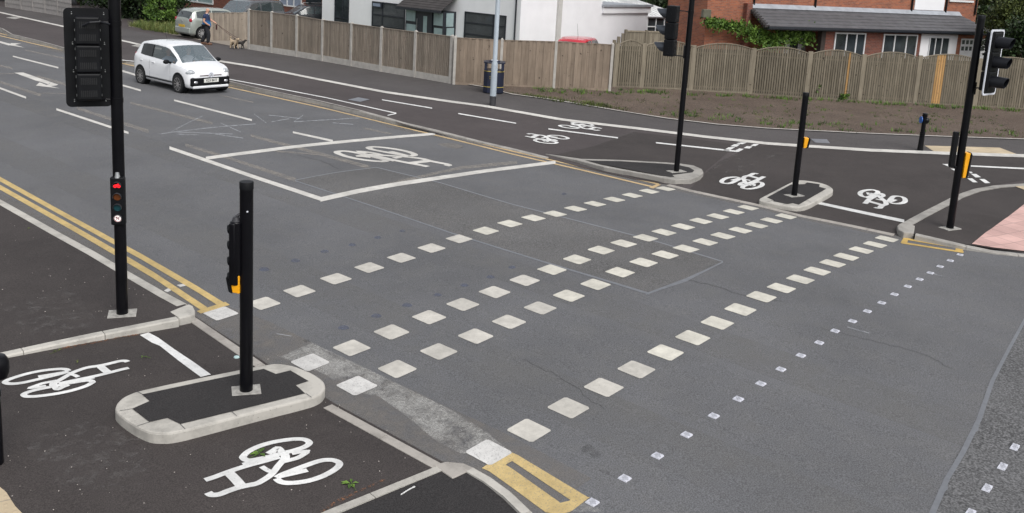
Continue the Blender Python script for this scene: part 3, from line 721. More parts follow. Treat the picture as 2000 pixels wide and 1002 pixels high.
GH = [[(255, 201, 4), (415, 241, 5)], [(150, 211, 5), (290, 257, 7)], [(0, 160, 4), (80, 186, 6)], [(-10, 126, 3), (24, 134, 4)], [(72, 149, 4), (132, 166, 5)], [(362, 283, 5), (450, 310, 6), (578, 352, 8)], [(490, 265, 5), (600, 294, 6), (722, 327, 7)], [(50, 98, 2), (130, 115, 2.5)], [(430, 186, 2), (495, 200, 2)], [(0, 144, 1.2), (35, 144, 1.2)], [(80, 182, 1.2), (132, 183, 1.5)], [(710, 250, 3), (765, 262, 3)], [(760, 360, 5), (900, 328, 6), (1010, 317, 6)], [(535, 295, 3), (620, 302, 3)]]
M_('ghost_marking', [q for a in GH for q in band(a, hr)], dz=.0023, mat=GHOST)
CH = [[(310, 262), (500, 242)], [(335, 257), (395, 227)], [(345, 258), (455, 262)], [(430, 240), (470, 258)], [(345, 262), (388, 264)], [(525, 225), (590, 232)], [(574, 238), (592, 225)], [(575, 238), (710, 230)], [(650, 240), (690, 243)], [(495, 222), (520, 240)], [(420, 262), (475, 270)], [(530, 238), (565, 232)]]
M_('chalk_scribble', [q for a in CH for q in band([(*a[0], 1.1), (*a[1], 1.1)], hr)], dz=.0026, mat=CHALK)
M_('scratch', [q for a in ([(1655, 639), (1698, 651)], [(1820, 534), (1840, 539)], [(540, 652), (570, 657)]) for q in band([(*a[0], 1.2), (*a[1], 1.25)], hr)], dz=.0026, mat=CHALK)
SP = [(516, 526, 10), (577, 509, 9), (634, 491, 8), (688, 478, 7), (738, 464, 7), (786, 451, 6), (671, 640, 11), (735, 617, 10), (795, 596, 10), (855, 576, 8), (907, 557, 8), (958, 541, 8), (1102, 379, 5), (1000, 522, 7)]
for x, y, s in SP:
    M_('blue_spot', [UT([(x+s*math.cos(t)*(1+.15*math.sin(3*t)), y+s*.42*math.sin(t)) for t in np.arange(0, 6.28, .6)], hr)], dz=.0024, mat=BLUE)
DK = veil('dark_stain', (.085, .085, .088), .35, .6, 8, .4)
M_('dark_stain', [UT([(1135, 875), (1150, 866), (1160, 875), (1172, 882), (1175, 893), (1160, 895), (1148, 885), (1136, 884)], hr), UT([(590, 664), (603, 662), (606, 668), (596, 669)], hr), UT([(1168, 917), (1190, 921), (1192, 930), (1178, 925)], hr)], dz=.0024, mat=DK)
CR = plain('crack_line', (.045, .045, .047), .9, .2)
def crack(pts, w_, jit=.025):
    P = [U(x, y, hr) for x, y in pts]; Q = []
    for a, b in zip(P[:-1], P[1:]):
        n = max(2, int((b-a).length/.09))
        for k in range(n): q = a.lerp(b, k/n); Q.append(q+Vector((random.uniform(-jit, jit), random.uniform(-jit, jit), 0)))
    Q.append(P[-1]); return ribbon(Q, w_)
M_('hairline_crack', crack([(1342, 547), (1395, 558), (1450, 577), (1530, 590)], .008)+crack([(580, 303), (630, 315), (660, 330)], .012), dz=.0024, mat=CR)
M_('hairline_crack', crack([(1600, 640), (1700, 665), (1800, 690), (1860, 720)], .006, .03)+crack([(1020, 700), (1100, 740), (1180, 800)], .004, .03), dz=.0024, mat=CR)
tp = veil('tyre_dust', (.19, .185, .178), .42, .75, .7, .45)
M_('tyre_track', [[(1.0, -8), (1.9, -8), (1.9, 60), (1.0, 60)], [(3.6, -8), (4.4, -8), (4.4, 60), (3.6, 60)]], dz=.0009, mat=tp)
M_('litter', [UT([(482, 807), (520, 797), (610, 778), (590, 790), (530, 808), (490, 815)], hp)], hp, .006, LITTER, near_pave)
M_('litter', [UT([(632, 1000), (690, 968), (760, 935), (745, 938), (660, 976), (618, 1002)], hp)], hp, .006, LITTER, near_pave)
M_('litter', [UT([(110, 676), (200, 660), (290, 642), (270, 655), (180, 672), (120, 684)], hp)], hp, .006, LITTER, near_pave)
M_('scuff', [UT([(40, 860), (160, 820), (300, 860), (280, 960), (120, 960)], hp)], hp, .0055, SCUFF, near_pave)
M_('scuff', [UT([(0, 600), (140, 560), (200, 640), (60, 660)], hf)], hf, .003, SCUFF, foot_near)

# ------------------------------------------------------------------ inspection covers, studs, small litter
def cover(pts, label, h=hp, dz=.008, mat=COVER):
    P = UT(pts, h); c = sum(P, Vector())/len(P); c.z = h(c.x, c.y)
    m_ = MB(); n = len(P)
    m_.add([(p.x-c.x, p.y-c.y, h(p.x, p.y)-c.z+dz) for p in P]+[(p.x-c.x, p.y-c.y, h(p.x, p.y)-c.z+dz+.01) for p in P], [(i, (i+1) % n, n+(i+1) % n, n+i) for i in range(n)]+[tuple(range(n, 2*n))])
    o = m_.build('inspection_cover', mat, bevel=.004); o.location = c; return tag(o, label, 'cover')
cover([(680, 195.5), (700, 191), (722, 195), (703, 199.5)], 'square grey inspection cover in the dark footway left of the first cycle lane dash')
cover([(1583, 272), (1615, 273), (1621, 280.5), (1592, 279)], 'grey inspection cover behind the short push button post by the soil')
cover([(12, 35), (26, 33), (42, 35), (30, 38)], 'pale inspection cover in the footway at the far left edge', mat=PLINTH)
cover([(256, 90), (270, 87), (284, 90), (272, 93)], 'pale inspection cover in the footway just behind the white hatchback roof', mat=PLINTH)
mh = MB(); c0 = U(878, 285, hr); mh.lathe([(.33, 0), (.34, .004), (.31, .006), (.3, .004), (.24, .004), (.23, .007), (.16, .007), (.15, .004), (.07, .004), (.06, .007), (.01, .007)])
mo = mh.build('manhole_cover', plain('worn_iron', (.13, .12, .11), .6, .3, 12)); mo.location = c0; tag(mo, 'round ribbed iron manhole cover beside the far double yellow lines', 'manhole cover')
STX = [(1157, 982), (1220, 935), (1284, 891), (1341, 850), (1394, 813), (1442, 780), (1486, 750), (1525, 722), (1564, 695), (1600, 670), (1631, 647), (1665, 628), (1694, 608.5), (1722, 592), (1747, 575.5), (1773, 560), (1796, 546), (1817, 533.5), (1836, 521), (1856, 509.5), (1875, 498)]
sm = MB(); e = .048
sm.add([(-e, -e, 0), (e, -e, 0), (e, e, 0), (-e, e, 0), (-e*.88, -e*.88, .014), (e*.88, -e*.88, .014), (e*.88, e*.88, .014), (-e*.88, e*.88, .014)], [(0, 1, 5, 4), (1, 2, 6, 5), (2, 3, 7, 6), (3, 0, 4, 7), (4, 5, 6, 7)])
s0 = sm.build('road_stud', STUD)
gm = MB()
for k in range(-3, 4):
    for sgn in (1, -1):
        a = k*.011
        gm.add([(-.03*1+a*.5, -.03*sgn-a*.5*sgn, .0143), (-.03+a*.5+.003, -.03*sgn-a*.5*sgn, .0143), (.03+a*.5+.003, .03*sgn-a*.5*sgn, .0143), (.03+a*.5, .03*sgn-a*.5*sgn, .0143)], [(0, 1, 2, 3)])
        if k: break
g0 = gm.build('stud_groove', DGREY, s0)
def stud(first, x, y, sxy, label, group):
    global s0, g0
    c = U(x, y, hr)
    if first: o = s0
    else:
        o = s0.copy(); C.objects.link(o); q = g0.copy(); C.objects.link(q); q.parent = o
    o.location = (c.x, c.y, hr(c.x, c.y)+.001); o.scale = (sxy[0], sxy[1], 1)
    tag(o, label, 'road stud', group)
for i, (x, y) in enumerate(STX):
    lb = {0: 'white square road stud touching the near yellow bracket, nearest of its row', 20: 'white square road stud by the far yellow bracket, farthest of its row'}.get(i, 'white square road stud in the single file row right of the cream squares')
    stud(i == 0, x, y, (1.04, 1.04), lb, 'road studs marking the crossing edge')
for x, y in [(1982, 874), (1958, 912), (1928, 954), (1895, 1003)]:
    stud(False, x, y, (1.5, .75), 'bright white oblong road stud on the coarse asphalt in the lower right corner', 'road studs on the coarse asphalt')
def sprig(x, y, s, label, mat=LEAFB, n=6, rz=0., h=hp, stem=True):
    c = U(x, y, h); m_ = MB()
    for k in range(n):
        t = rz + k*2*math.pi/n*.8 + random.uniform(-.3, .3); L_ = s*random.uniform(.35, .6)
        a = Vector((math.cos(t), math.sin(t), 0)); b_ = Vector((-a.y, a.x, 0))
        m_.add([a*.01, a*L_*.5+b_*L_*.22+Vector((0, 0, .012)), a*L_+Vector((0, 0, .004)), a*L_*.5-b_*L_*.22+Vector((0, 0, .012))], [(0, 1, 2, 3)], tone=random.uniform(.2, 1))
    if stem: m_.cyl((0, 0, .006), (-s*.8*math.cos(rz), -s*.8*math.sin(rz), .006), .003, .002, 5, tone=.5)
    o = m_.build('leaf_sprig', mat); o.location = (c.x, c.y, h(c.x, c.y)+.008); tag(o, label, 'leaves')
sprig(507, 886, .17, 'small green leaf sprig lying on the nearest cycle symbol', rz=.2)
sprig(686, 945, .17, 'green star shaped leaf sprig right of the nearest cycle symbol', rz=1.2)
sprig(281, 698, .12, 'dark green leaf beside the thick white hold line', rz=2., n=3)
sprig(152, 707, .08, 'small curled olive leaf above the left cycle symbol', LEAFO, 3, 1.)
sprig(58, 447, .09, 'yellowish green leaf on the left footway by the kerb', LEAFO, 3, .5, hf)
sprig(113, 687, .14, 'thin yellow stalk under the left kerb', LEAFO, 2, .3)
lm = MB(); a = U(783, 968, hp); b_ = U(797, 959, hp); c_ = U(808, 953, hp)
lm.tube([a-a, b_-a, c_-a], .006, 6); lm.ell(tuple(c_-a), .018, .012, .005)
lo = lm.build('paper_scrap', BWHITE); lo.location = (a.x, a.y, hp(a.x, a.y)+.01); tag(lo, 'crumpled white twist of litter on the fresh tarmac at the bottom', 'litter')
cm = MB(); cm.cyl((0, 0, 0), (0, 0, .012), .035, .03, 14); o = cm.build('bottle_cap', plain('pale_cyan', (.45, .6, .6), .5)); c = U(462, 698, hp); o.location = (c.x, c.y, hp(c.x, c.y)); tag(o, 'pale cyan disc behind the near island kerb', 'litter')
pm = MB()
def pebbles(poly, n, h, dz, r, name, mat, label):
    P = UT(poly, h); xs = [p.x for p in P]; ys = [p.y for p in P]; m_ = MB()
    k = 0
    while k < n:
        x = random.uniform(min(xs), max(xs)); y = random.uniform(min(ys), max(ys))
        u, v = V((x, y, h(x, y)))
        ins = False; j = len(poly)-1
        for i in range(len(poly)):
            if (poly[i][1] > v) != (poly[j][1] > v) and u < (poly[j][0]-poly[i][0])*(v-poly[i][1])/(poly[j][1]-poly[i][1])+poly[i][0]: ins = not ins
            j = i
        if not ins: continue
        q = r*random.uniform(.4, 1.3); m_.ell((x, y, h(x, y)+dz+q*.3), q, q*random.uniform(.5, 1), q*.5, 6, 4, tone=random.uniform(.5, 1.1)); k += 1
    o = m_.build(name, mat); tag(o, label, name.replace('_', ' '), kind='stuff')
CHIP = plain('stone_chip', (.5, .46, .42), .9, .2, 10, tone=True)
pebbles([(0, 700), (600, 690), (860, 905), (620, 1002), (0, 1002)], 130, hp, .002, .006, 'stone_chips', CHIP, 'tiny pale stone chips scattered over the near dark tarmac')
pebbles([(0, 400), (340, 600), (0, 690)], 45, hf, .002, .007, 'stone_chips', CHIP, 'tiny pale stone chips scattered over the left footway')

# ------------------------------------------------------------------ poles and signals
LEFT = Vector((-R_[0], -R_[1], 0)).normalized(); RIGHT = -LEFT
def frameM(c, n):                                 # local x = out of the lens, y = sideways, z = up
    n = Vector((n[0], n[1], 0)).normalized(); s = Vector((-n.y, n.x, 0))
    M = Matrix.Identity(4)
    for i in range(3): M[i][0] = n[i]; M[i][1] = s[i]; M[i][2] = (0, 0, 1)[i]; M[i][3] = c[i]
    return M
def pole(root, r, H, cap=True, base=.0, plate=(.17, .12), platerot=0.):
    m_ = MB(); m_.cyl((0, 0, -.02), (0, 0, H), r, r, 28); m_.build('pole', BLACK, root, smooth=True)
    if cap:
        c = MB(); c.lathe([(r*1.04, 0), (r*1.04, .07), (r*.98, .078), (.004, .079)], (0, 0, H-.075), 28); c.build('pole_cap', BLACKM, root, smooth=True)
    b = MB(); Mr = Matrix.Rotation(platerot, 4, 'Z'); b.box(-plate[0], plate[0], -plate[1], plate[1], -.015, .012, Mr); b.build('base_plate', PLINTH, root, bevel=.004)
def cowl_tube(m_, M, r, L_, z, n=20, a0=0, a1=2*math.pi, x0=0, taper=.9, cut=.35):
    """signal hood: tube whose underside is cut back"""
    vs = []; fs = []
    for k, (xx, rr) in enumerate(((0, r), (1, r*taper))):
        for i in range(n+1):
            t = a0+(a1-a0)*i/n
            up = math.sin(t); ext = L_*(1-cut*(1-up)/2*1.6) if k else 0
            vs.append((x0+ext, rr*math.cos(t), z+rr*math.sin(t)))
    vs += [(v[0], v[1]*.94, z+(v[2]-z)*.94) for v in vs]
    n1 = n+1
    for i in range(n):
        fs.append((i, i+1, n1+i+1, n1+i)); fs.append((2*n1+i, 2*n1+n1+i, 2*n1+n1+i+1, 2*n1+i+1)); fs.append((n1+i, n1+i+1, 3*n1+i+1, 3*n1+i))
    m_.add(vs, fs, M)
REDL = plain('red_lens', (.10, .012, .01), .25, .2, 8); AMBL = plain('amber_lens', (.12, .035, .008), .25, .2, 8); GRNL = plain('green_lens', (.008, .05, .06), .25, .2, 8)
def head(root, M, zc, dz, r, depth, wd, board=None, border=False, hood=.2, lens=True, arms=True, hoodcut=.5, clipm=None, hoodm=None):
    """three lamp signal head. M: frame at pole height reference, zc: centre height, dz: lamp pitch"""
    m_ = MB(); H = dz*3
    for k in (-1, 0, 1):
        m_.box(-depth, 0, -wd/2, wd/2, zc+k*dz-dz/2+.004, zc+k*dz+dz/2-.004, M)
    hd = m_.build('signal_head', BLACKM, root, bevel=.02)
    v = MB()
    for k in (-1, 0, 1):      # cooling vents
        for q_, (za, zb_) in enumerate(((.03, .11), (-.12, -.04))):
            v = MB()
            for j in range(9): v.box(-depth-.006, -depth+.004, -.085+j*.0205, -.073+j*.0205, zc+k*dz+za, zc+k*dz+zb_, M)
            v.build('vent_grille', VENT, hd)
    cl = MB()
    for k in range(9): cl.box(-depth*.55, -depth*.35, -wd/2-.006, -wd/2, zc-H/2+H*(k+.4)/9, zc-H/2+H*(k+.62)/9, M); cl.box(-depth*.55, -depth*.35, wd/2, wd/2+.006, zc-H/2+H*(k+.4)/9, zc-H/2+H*(k+.62)/9, M)
    cl.build('door_clip', clipm or BLACKM, hd)
    for k, lm_ in ((1, REDL), (0, AMBL), (-1, GRNL)):
        h_ = MB(); cowl_tube(h_, M, r, hood, zc+k*dz, x0=-.005, cut=hoodcut); h_.build('hood', hoodm or HOODM, hd, smooth=True)
        l_ = MB(); l_.ell((0, 0, zc+k*dz), .02, r*.9, r*.9, M=M); l_.build('lens', lm_, hd, smooth=True)
    if board:
        bw, z0, z1 = board
        def rr(wd_, a, b, c=.06):
            P = []
            for (cx_, cz_, t0) in ((wd_/2-c, b-c, 0), (-wd_/2+c, b-c, 90), (-wd_/2+c, a+c, 180), (wd_/2-c, a+c, 270)):
                for q in range(0, 91, 15): P.append((cx_+c*math.cos(rad(t0+q)), cz_+c*math.sin(rad(t0+q))))
            return P
        b_ = MB(); P = rr(bw, z0, z1); n = len(P)
        b_.add([(-.03, y, z) for y, z in P]+[(-.02, y, z) for y, z in P], [(i, (i+1) % n, n+(i+1) % n, n+i) for i in range(n)]+[tuple(range(n)), tuple(range(n, 2*n))], M)
        bo = b_.build('backing_board', BLACKM, hd)
        if border:
            P2 = rr(bw-.07, z0+.035, z1-.035, .045); w_ = MB()
            for x0, x1 in ((-.0195, -.0165),):
                w_.add([(x1, y, z) for y, z in P]+[(x1, y, z) for y, z in P2], [(i, (i+1) % n, n+(i+1) % n, n+i) for i in range(n)], M)
            w_.add([(-.035, y*1.002, z) for y, z in P]+[(-.0165, y*1.002, z) for y, z in P], [(i, (i+1) % n, n+(i+1) % n, n+i) for i in range(n)], M)
            w_.build('board_border', METALW, bo)
        r_ = MB()
        for z in (z0+.07, z0+(z1-z0)*.36, z0+(z1-z0)*.64, z1-.07):
            for y in (-bw/2+.07, bw/2-.09): r_.cyl((-.034, y, z), (-.029, y, z), .007, .007, 8, M=M); r_.cyl((-.034, y, z+.022), (-.029, y, z+.022), .005, .005, 8, M=M)
        r_.build('rivet', STEEL, bo)
    return hd

# 1 --- tall pole on the left footway
P1 = U(239, 613, hf); t1 = empty('traffic_signal', P1, 'tall black traffic signal pole on the left footway with a lit red cycle light', 'traffic signal')
pole(t1, .071, 5.0, plate=(.17, .13), platerot=rad(-30))
def rel(root, P): return Vector(P)-Vector(root.location)
c = UP(172, 112, P1); top = UP(172, 13, P1); bot = UP(172, 210, P1); lf = UP(128, 112, P1); rg = UP(216, 112, P1)
nrm = Vector((.42, 1, 0)).normalized()            # lamps face the oncoming traffic, away from the viewer
cc = rel(t1, c); zc = cc.z; Mh = frameM((cc.x, cc.y, 0), nrm)
bwid = (rg-lf).length*1.03
head(t1, Mh, zc+.0, .335, .1, .2, .27, board=(bwid, bot.z-P1.z+.015, top.z-P1.z-.015), hood=.25, clipm=STEEL)
for z in (zc+.42, zc-.52): ar = MB(); ar.tube([(0, 0, z), (cc.x*.45, cc.y*.45-.02, z+.01), (cc.x*.9-.02, cc.y-.12, z+.03)], .014, 8); ar.cyl((0, 0, z-.03), (0, 0, z+.03), .076, .076, 24); ar.build('bracket', BLACK, t1, smooth=True)
ca = MB(); ca.tube([tuple(Mh @ Vector(q)) for q in ((-.215, .05, zc+.40), (-.25, -.02, zc+.44), (-.24, -.14, zc+.45), (-.2, -.24, zc+.42))], .012, 8); ca.build('cable', HOODM, t1, smooth=True)
# little cycle signal facing the viewer
zt1 = UP(234, 343, P1).z-P1.z; zb1 = UP(234, 436, P1).z-P1.z
nf = Vector((O[0]-P1.x, O[1]-P1.y, 0)).normalized(); nf = Matrix.Rotation(rad(-14), 3, 'Z') @ nf
Ms = frameM((nf.x*.10, nf.y*.10, 0), nf)
hh = zt1-zb1; s_ = MB(); s_.box(-.09, .0, -.085, .085, zb1, zt1, Ms); sh = s_.build('cycle_signal', BLACKM, t1, bevel=.018)
e_ = MB(); e_.cyl((nf.x*.07, nf.y*.07, zt1-.01), (nf.x*.07, nf.y*.07, zt1+.06), .035, .022, 14); e_.cyl((0, 0, zt1+.04), (nf.x*.08, nf.y*.08, zt1+.05), .014, .014, 8)
e_.cyl((0, 0, zb1-.04), (nf.x*.08, nf.y*.08, zb1+.03), .014, .014, 8)
e_.build('signal_bracket', STEEL, sh, smooth=True)
def emis(name, col, s):
    mt, n, b = newmat(name); b.inputs['Base Color'].default_value = (*[v*.3 for v in col], 1); b.inputs['Emission Color'].default_value = (*col, 1); b.inputs['Emission Strength'].default_value = s; return mt
REDLIT = emis('lit_red', (1, .012, .02), 1.6); WHLIT = emis('lit_white', (1, .93, .9), .75); REDST = plain('sign_red', (.25, .01, .03), .5)
zs = [zb1+hh*k for k in (.83, .60, .375, .15)]
for k, z in enumerate(zs):
    l_ = MB(); l_.cyl((-.003, 0, z), (.003, 0, z), .046, .046, 24, M=Ms); l_.build('lens', [BLACKM, AMBL, GRNL, WHLIT][k], sh)
    v_ = MB(); cowl_tube(v_, Ms, .052, .035, z, x0=0, a0=-.3, a1=math.pi+.3, taper=1., cut=.2); v_.build('hood', DGREY, sh, smooth=True)
rb = MB(); z = zs[0]                               # lit bicycle figure
def ring(m_, y, z, r, w_, M, x=.004, n=16):
    vs = []; fs = []
    for i in range(n):
        t = 2*math.pi*i/n
        for q in (r-w_/2, r+w_/2): vs.append((x, y+q*math.cos(t), z+q*math.sin(t)))
    fs = [(2*i, 2*i+1, (2*i+3) % (2*n), (2*i+2) % (2*n)) for i in range(n)]
    m_.add(vs, fs, M)
def bar(m_, a, b, w_, M, x=.0045):
    a = Vector((x, *a)); b = Vector((x, *b)); d = (b-a).normalized(); n = Vector((0, -d.z, d.y))*w_/2
    m_.add([a+n, a-n, b-n, b+n], [(0, 1, 2, 3)], M)
ring(rb, -.022, z-.006, .015, .01, Ms); ring(rb, .022, z-.006, .015, .01, Ms)
for a, b in (((-.022, z-.006), (-.008, z+.016)), ((-.008, z+.016), (.016, z+.016)), ((.022, z-.006), (.012, z+.024)), ((-.008, z+.016), (0, z-.006)), ((0, z-.006), (.014, z+.014)), ((.008, z+.026), (.02, z+.024))): bar(rb, a, b, .008, Ms)
rb.build('lit_bicycle_figure', REDLIT, sh)
nr = MB(); z = zs[3]; ring(nr, 0, z, .042, .006, Ms); bar(nr, (-.028, z-.03), (.03, z+.03), .006, Ms, .0055); nr.build('no_turn_ring', REDST, sh)
ns = MB(); bar(ns, (.012, z-.022), (.012, z+.006), .009, Ms); bar(ns, (.014, z+.004), (-.012, z+.010), .009, Ms); ns.add([(.0045, -.01, z+.024), (.0045, -.01, z-.006), (.0045, -.028, z+.01)], [(0, 1, 2)], Ms); ns.build('no_turn_arrow', REDST, sh)

# 2 --- push button pole on the near island
top2 = lambda x, y: hp(x, y)+.118
P2 = U(481, 763, top2); t2 = empty('push_button_pole', P2, 'thick black push button pole standing on the near traffic island', 'push button pole')
H2 = UP(481, 355, P2).z-P2.z
pole(t2, .069, H2, plate=(.15, .11), platerot=rad(-30))
zt = UP(460, 432, P2).z-P2.z; zb = UP(460, 555, P2).z-P2.z
c = rel(t2, UP(461, 490, P2)); Mh = frameM((c.x-.02*F_[0], c.y-.02*F_[1], 0), LEFT)
s_ = MB(); s_.cyl((c.x, c.y, zb), (c.x, c.y, zt), .062, .062, 24); s_.box(-.01, .055, -.055, .055, zb+.01, zt-.01, Mh); sg = s_.build('cycle_signal', BLACK, t2, bevel=.012, smooth=True)
for k in range(4):
    v_ = MB(); z = zb+(zt-zb)*(k+.5)/4; cowl_tube(v_, Mh, .052, .035, z, x0=.045, a0=0, a1=2*math.pi, taper=.9, cut=.3); v_.build('hood', BLACKM, sg, smooth=True)
b_ = MB(); b_.cyl((c.x, c.y, zt), (c.x, c.y, zt+.045), .045, .03, 14); b_.tube([(c.x, c.y, zt+.05), (c.x*.3, c.y*.3, zt+.09)], .016, 10); b_.box(-.045, -.02, -.02, .05, H2*.0+zt+.06, zt+.16, frameM((0, 0, 0), LEFT))
b_.tube([(c.x, c.y, zb-.01), (c.x*.2, c.y*.2, zb-.02)], .03, 10)
b_.build('signal_bracket', DGREY, sg, smooth=True)
r_ = MB(); r_.cyl(tuple(frameM((0, 0, 0), Vector((-F_[0], -F_[1], 0))) @ Vector((.066, .03, zt+.12))), tuple(frameM((0, 0, 0), Vector((-F_[0], -F_[1], 0))) @ Vector((.075, .03, zt+.12))), .009, .009, 8); r_.build('bolt', METALW, t2)
zt = UP(453, 536, P2).z-P2.z; zb = UP(453, 571, P2).z-P2.z; xo = -rel(t2, UP(447, 550, P2)).dot(RIGHT)
def button_box(root, M, x0, x1, z0, z1, wd):
    y_ = MB(); y_.add([(x0, -wd/2, z0), (x1-.03, -wd/2, z0+.01), (x1, -wd/2, z1), (x0, -wd/2, z1), (x0, wd/2, z0), (x1-.03, wd/2, z0+.01), (x1, wd/2, z1), (x0, wd/2, z1)], [(0, 1, 2, 3), (4, 7, 6, 5), (0, 4, 5, 1), (1, 5, 6, 2), (2, 6, 7, 3), (3, 7, 4, 0)], M)
    yo = y_.build('button_box', BOXY, root, bevel=.008)
    f_ = MB(); f_.add([(x1-.028, -wd/2-.006, z0-.004), (x1+.012, -wd/2-.006, z0+.02), (x1+.04, -wd/2-.006, z1-.03), (x1+.01, -wd/2-.006, z1+.015), (x1-.028, wd/2+.006, z0-.004), (x1+.012, wd/2+.006, z0+.02), (x1+.04, wd/2+.006, z1-.03), (x1+.01, wd/2+.006, z1+.015)], [(0, 1, 2, 3), (4, 7, 6, 5), (0, 4, 5, 1), (1, 5, 6, 2), (2, 6, 7, 3), (3, 7, 4, 0)], M)
    f_.build('button_face', BLACKM, yo, bevel=.012)
button_box(t2, frameM((0, 0, 0), LEFT), .05, .155, zb, zt, .16)

# 3 --- far signal on the splitter nose
P3 = U(1321, 335, ztaper); t3 = empty('traffic_signal', P3, 'black traffic signal with three hoods pointing left on the far kerbed nose', 'traffic signal')
pole(t3, .064, 4.9, plate=(.22, .12), platerot=rad(-20))
c = rel(t3, UP(1310, 62, P3)); tc3 = Vector((O[0]-P3.x, O[1]-P3.y, 0)).normalized(); nf3 = Vector((tc3.y, -tc3.x, 0)); nf3 = nf3 if nf3.dot(LEFT) > 0 else -nf3; nf3 = (nf3*math.cos(rad(16))-tc3*math.sin(rad(16)))
zt = UP(1320, 10, P3).z-P3.z; zb = UP(1307, 110, P3).z-P3.z
c = c + LEFT*.10
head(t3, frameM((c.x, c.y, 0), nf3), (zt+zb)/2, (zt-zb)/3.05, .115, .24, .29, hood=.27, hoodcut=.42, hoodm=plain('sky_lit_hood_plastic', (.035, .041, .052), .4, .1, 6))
for z in (zt-.12, zb+.03): ar = MB(); ar.tube([(0, 0, z-.02), (c.x*.3, c.y*.3, z), (c.x*.6, c.y*.6, z)], .013, 8); ar.cyl((0, 0, z-.05), (0, 0, z+.02), .069, .069, 20); ar.build('bracket', BLACK, t3, smooth=True)
ar = MB(); ar.box(-.09, -.05, -.03, .03, zb-.02, zb+.28, frameM((0, 0, 0), RIGHT)); ar.build('terminal_box', BLACK, t3)

# 4 --- short push button post on the far island
top4 = lambda x, y: hp(x, y)+.113
P4 = U(1551, 382, top4); t4 = empty('push_button_post', P4, 'black push button post with a small yellow box on the far island', 'push button post')
pole(t4, .065, UP(1575, 181, P4).z-P4.z, plate=(.20, .12), platerot=rad(-20))
def rx(root, x, y): return rel(root, UP(x, y, Vector(root.location)))
def vert_at(root, y):       # height on the pole axis for an image row
    P = Vector(root.location); lo, hi = -1., 7.
    for _ in range(40):
        mid = (lo+hi)/2
        if V((P.x, P.y, P.z+mid))[1] > y: lo = mid
        else: hi = mid
    return lo
button_box(t4, frameM((0, 0, 0), RIGHT), .06, .155, vert_at(t4, 288), vert_at(t4, 268), .15)

# 5 --- right hand signal
top5 = h5
P5 = U(1855, 446, top5); t5 = empty('traffic_signal', P5, 'black traffic signal with a white bordered board facing right at the corner', 'traffic signal')
pole(t5, .07, vert_at(t5, 30), plate=(.2, .12), platerot=rad(-20))
tc5 = Vector((O[0]-P5.x, O[1]-P5.y, 0)).normalized(); rl5 = Vector((-tc5.y, tc5.x, 0)); rl5 = rl5 if rl5.dot(RIGHT) > 0 else -rl5
nf5 = rl5*math.cos(rad(24))+tc5*math.sin(rad(24))
c = rx(t5, 1942, 120); c.z = 0; zt = rx(t5, 1955, 58).z; zb = rx(t5, 1935, 186).z
c2 = c-Vector((F_[0], F_[1], 0))*.02
zm = (zt+zb)/2
head(t5, frameM((c2.x, c2.y, 0), nf5), zm+.01, (zt-zb)/3.35, .115, .17, .28, board=(.55, zb, zt), border=True, hood=.30, hoodcut=.12)
for z in (zt-.13, zb+.10): ar = MB(); ar.tube([(0, 0, z), (c.x*.5, c.y*.5, z+.02), (c.x*.8, c.y*.8, z)], .013, 8); ar.build('bracket', BLACK, t5, smooth=True)
ar = MB(); ar.box(-.09, -.05, -.03, .03, zb-.02, zb+.22, frameM((0, 0, 0), LEFT)); ar.build('terminal_box', BLACK, t5)
zt = rx(t5, 1866, 256).z; zb = rx(t5, 1866, 326).z
c = LEFT*.15; s_ = MB(); s_.cyl((c.x, c.y, zb), (c.x, c.y, zt), .055, .055, 20); s_.box(-.01, .05, -.05, .05, zb+.01, zt-.01, frameM((c.x, c.y, 0), LEFT))
s_.box(-.04, .1, -.03, .03, zb-.03, zb+.03, frameM((0, 0, 0), LEFT)); s_.build('cycle_signal', BLACKM, t5, bevel=.01)
button_box(t5, frameM((0, 0, 0), RIGHT), .06, .15, vert_at(t5, 346), vert_at(t5, 297), .17)

# 6 --- lamp column
P6 = U(962, 206); t6 = empty('lamp_column', P6, 'pale grey street lamp column with a black foot in front of the litter bin', 'lamp column')
zc_ = vert_at(t6, 127); b_ = MB(); b_.lathe([(.106, 0), (.106, .32)], n=24); b_.build('black_foot', DGREY, t6, smooth=True)
b_ = MB(); b_.lathe([(.104, .32), (.104, zc_), (.098, zc_+.06), (.075, zc_+.11), (.07, 8.0), (.05, 9.)], n=24); b_.build('column', GREYP, t6, smooth=True)
# 7 --- litter bin
P7 = U(963, 181); t7 = empty('litter_bin', P7, 'navy litter bin with gold bands behind the lamp column', 'litter bin', rz=rad(42))
hb = vert_at(t7, 118)
b_ = MB(); w_ = .44
def octo(w, c): return [(w, -w+c), (w, w-c), (w-c, w), (-w+c, w), (-w, w-c), (-w, -w+c), (-w+c, -w), (w-c, -w)]
b_.prism(octo(.36, .14), .03, hb*.72); b_.build('bin_body', BLUEBLK, t7, bevel=.01)
b_ = MB(); 
for sx_ in (-1, 1):
    for sy_ in (-1, 1): b_ = MB(); b_.box(sx_*.30-.05, sx_*.30+.05, sy_*.30-.05, sy_*.30+.05, hb*.72, hb*.93); b_.build('hood_post', BLUEBLK, t7)
b_ = MB(); b_.prism(octo(.385, .14), hb*.93, hb*.97); b_.prism(octo(.2, .08), hb*.97, hb*1.0); b_.build('bin_lid', BLUEBLK, t7, bevel=.015)
b_ = MB(); b_.prism(octo(.12, .05), hb*1.0, hb*1.012); b_.build('ash_plate', METALW, t7)
for z in (hb*.68, hb*.2):
    b_ = MB(); b_.prism(octo(.365, .142), z, z+.025); b_.build('gold_band', GOLD, t7)
b_ = MB(); Mf = frameM((0, 0, 0), (0, -1, 0))
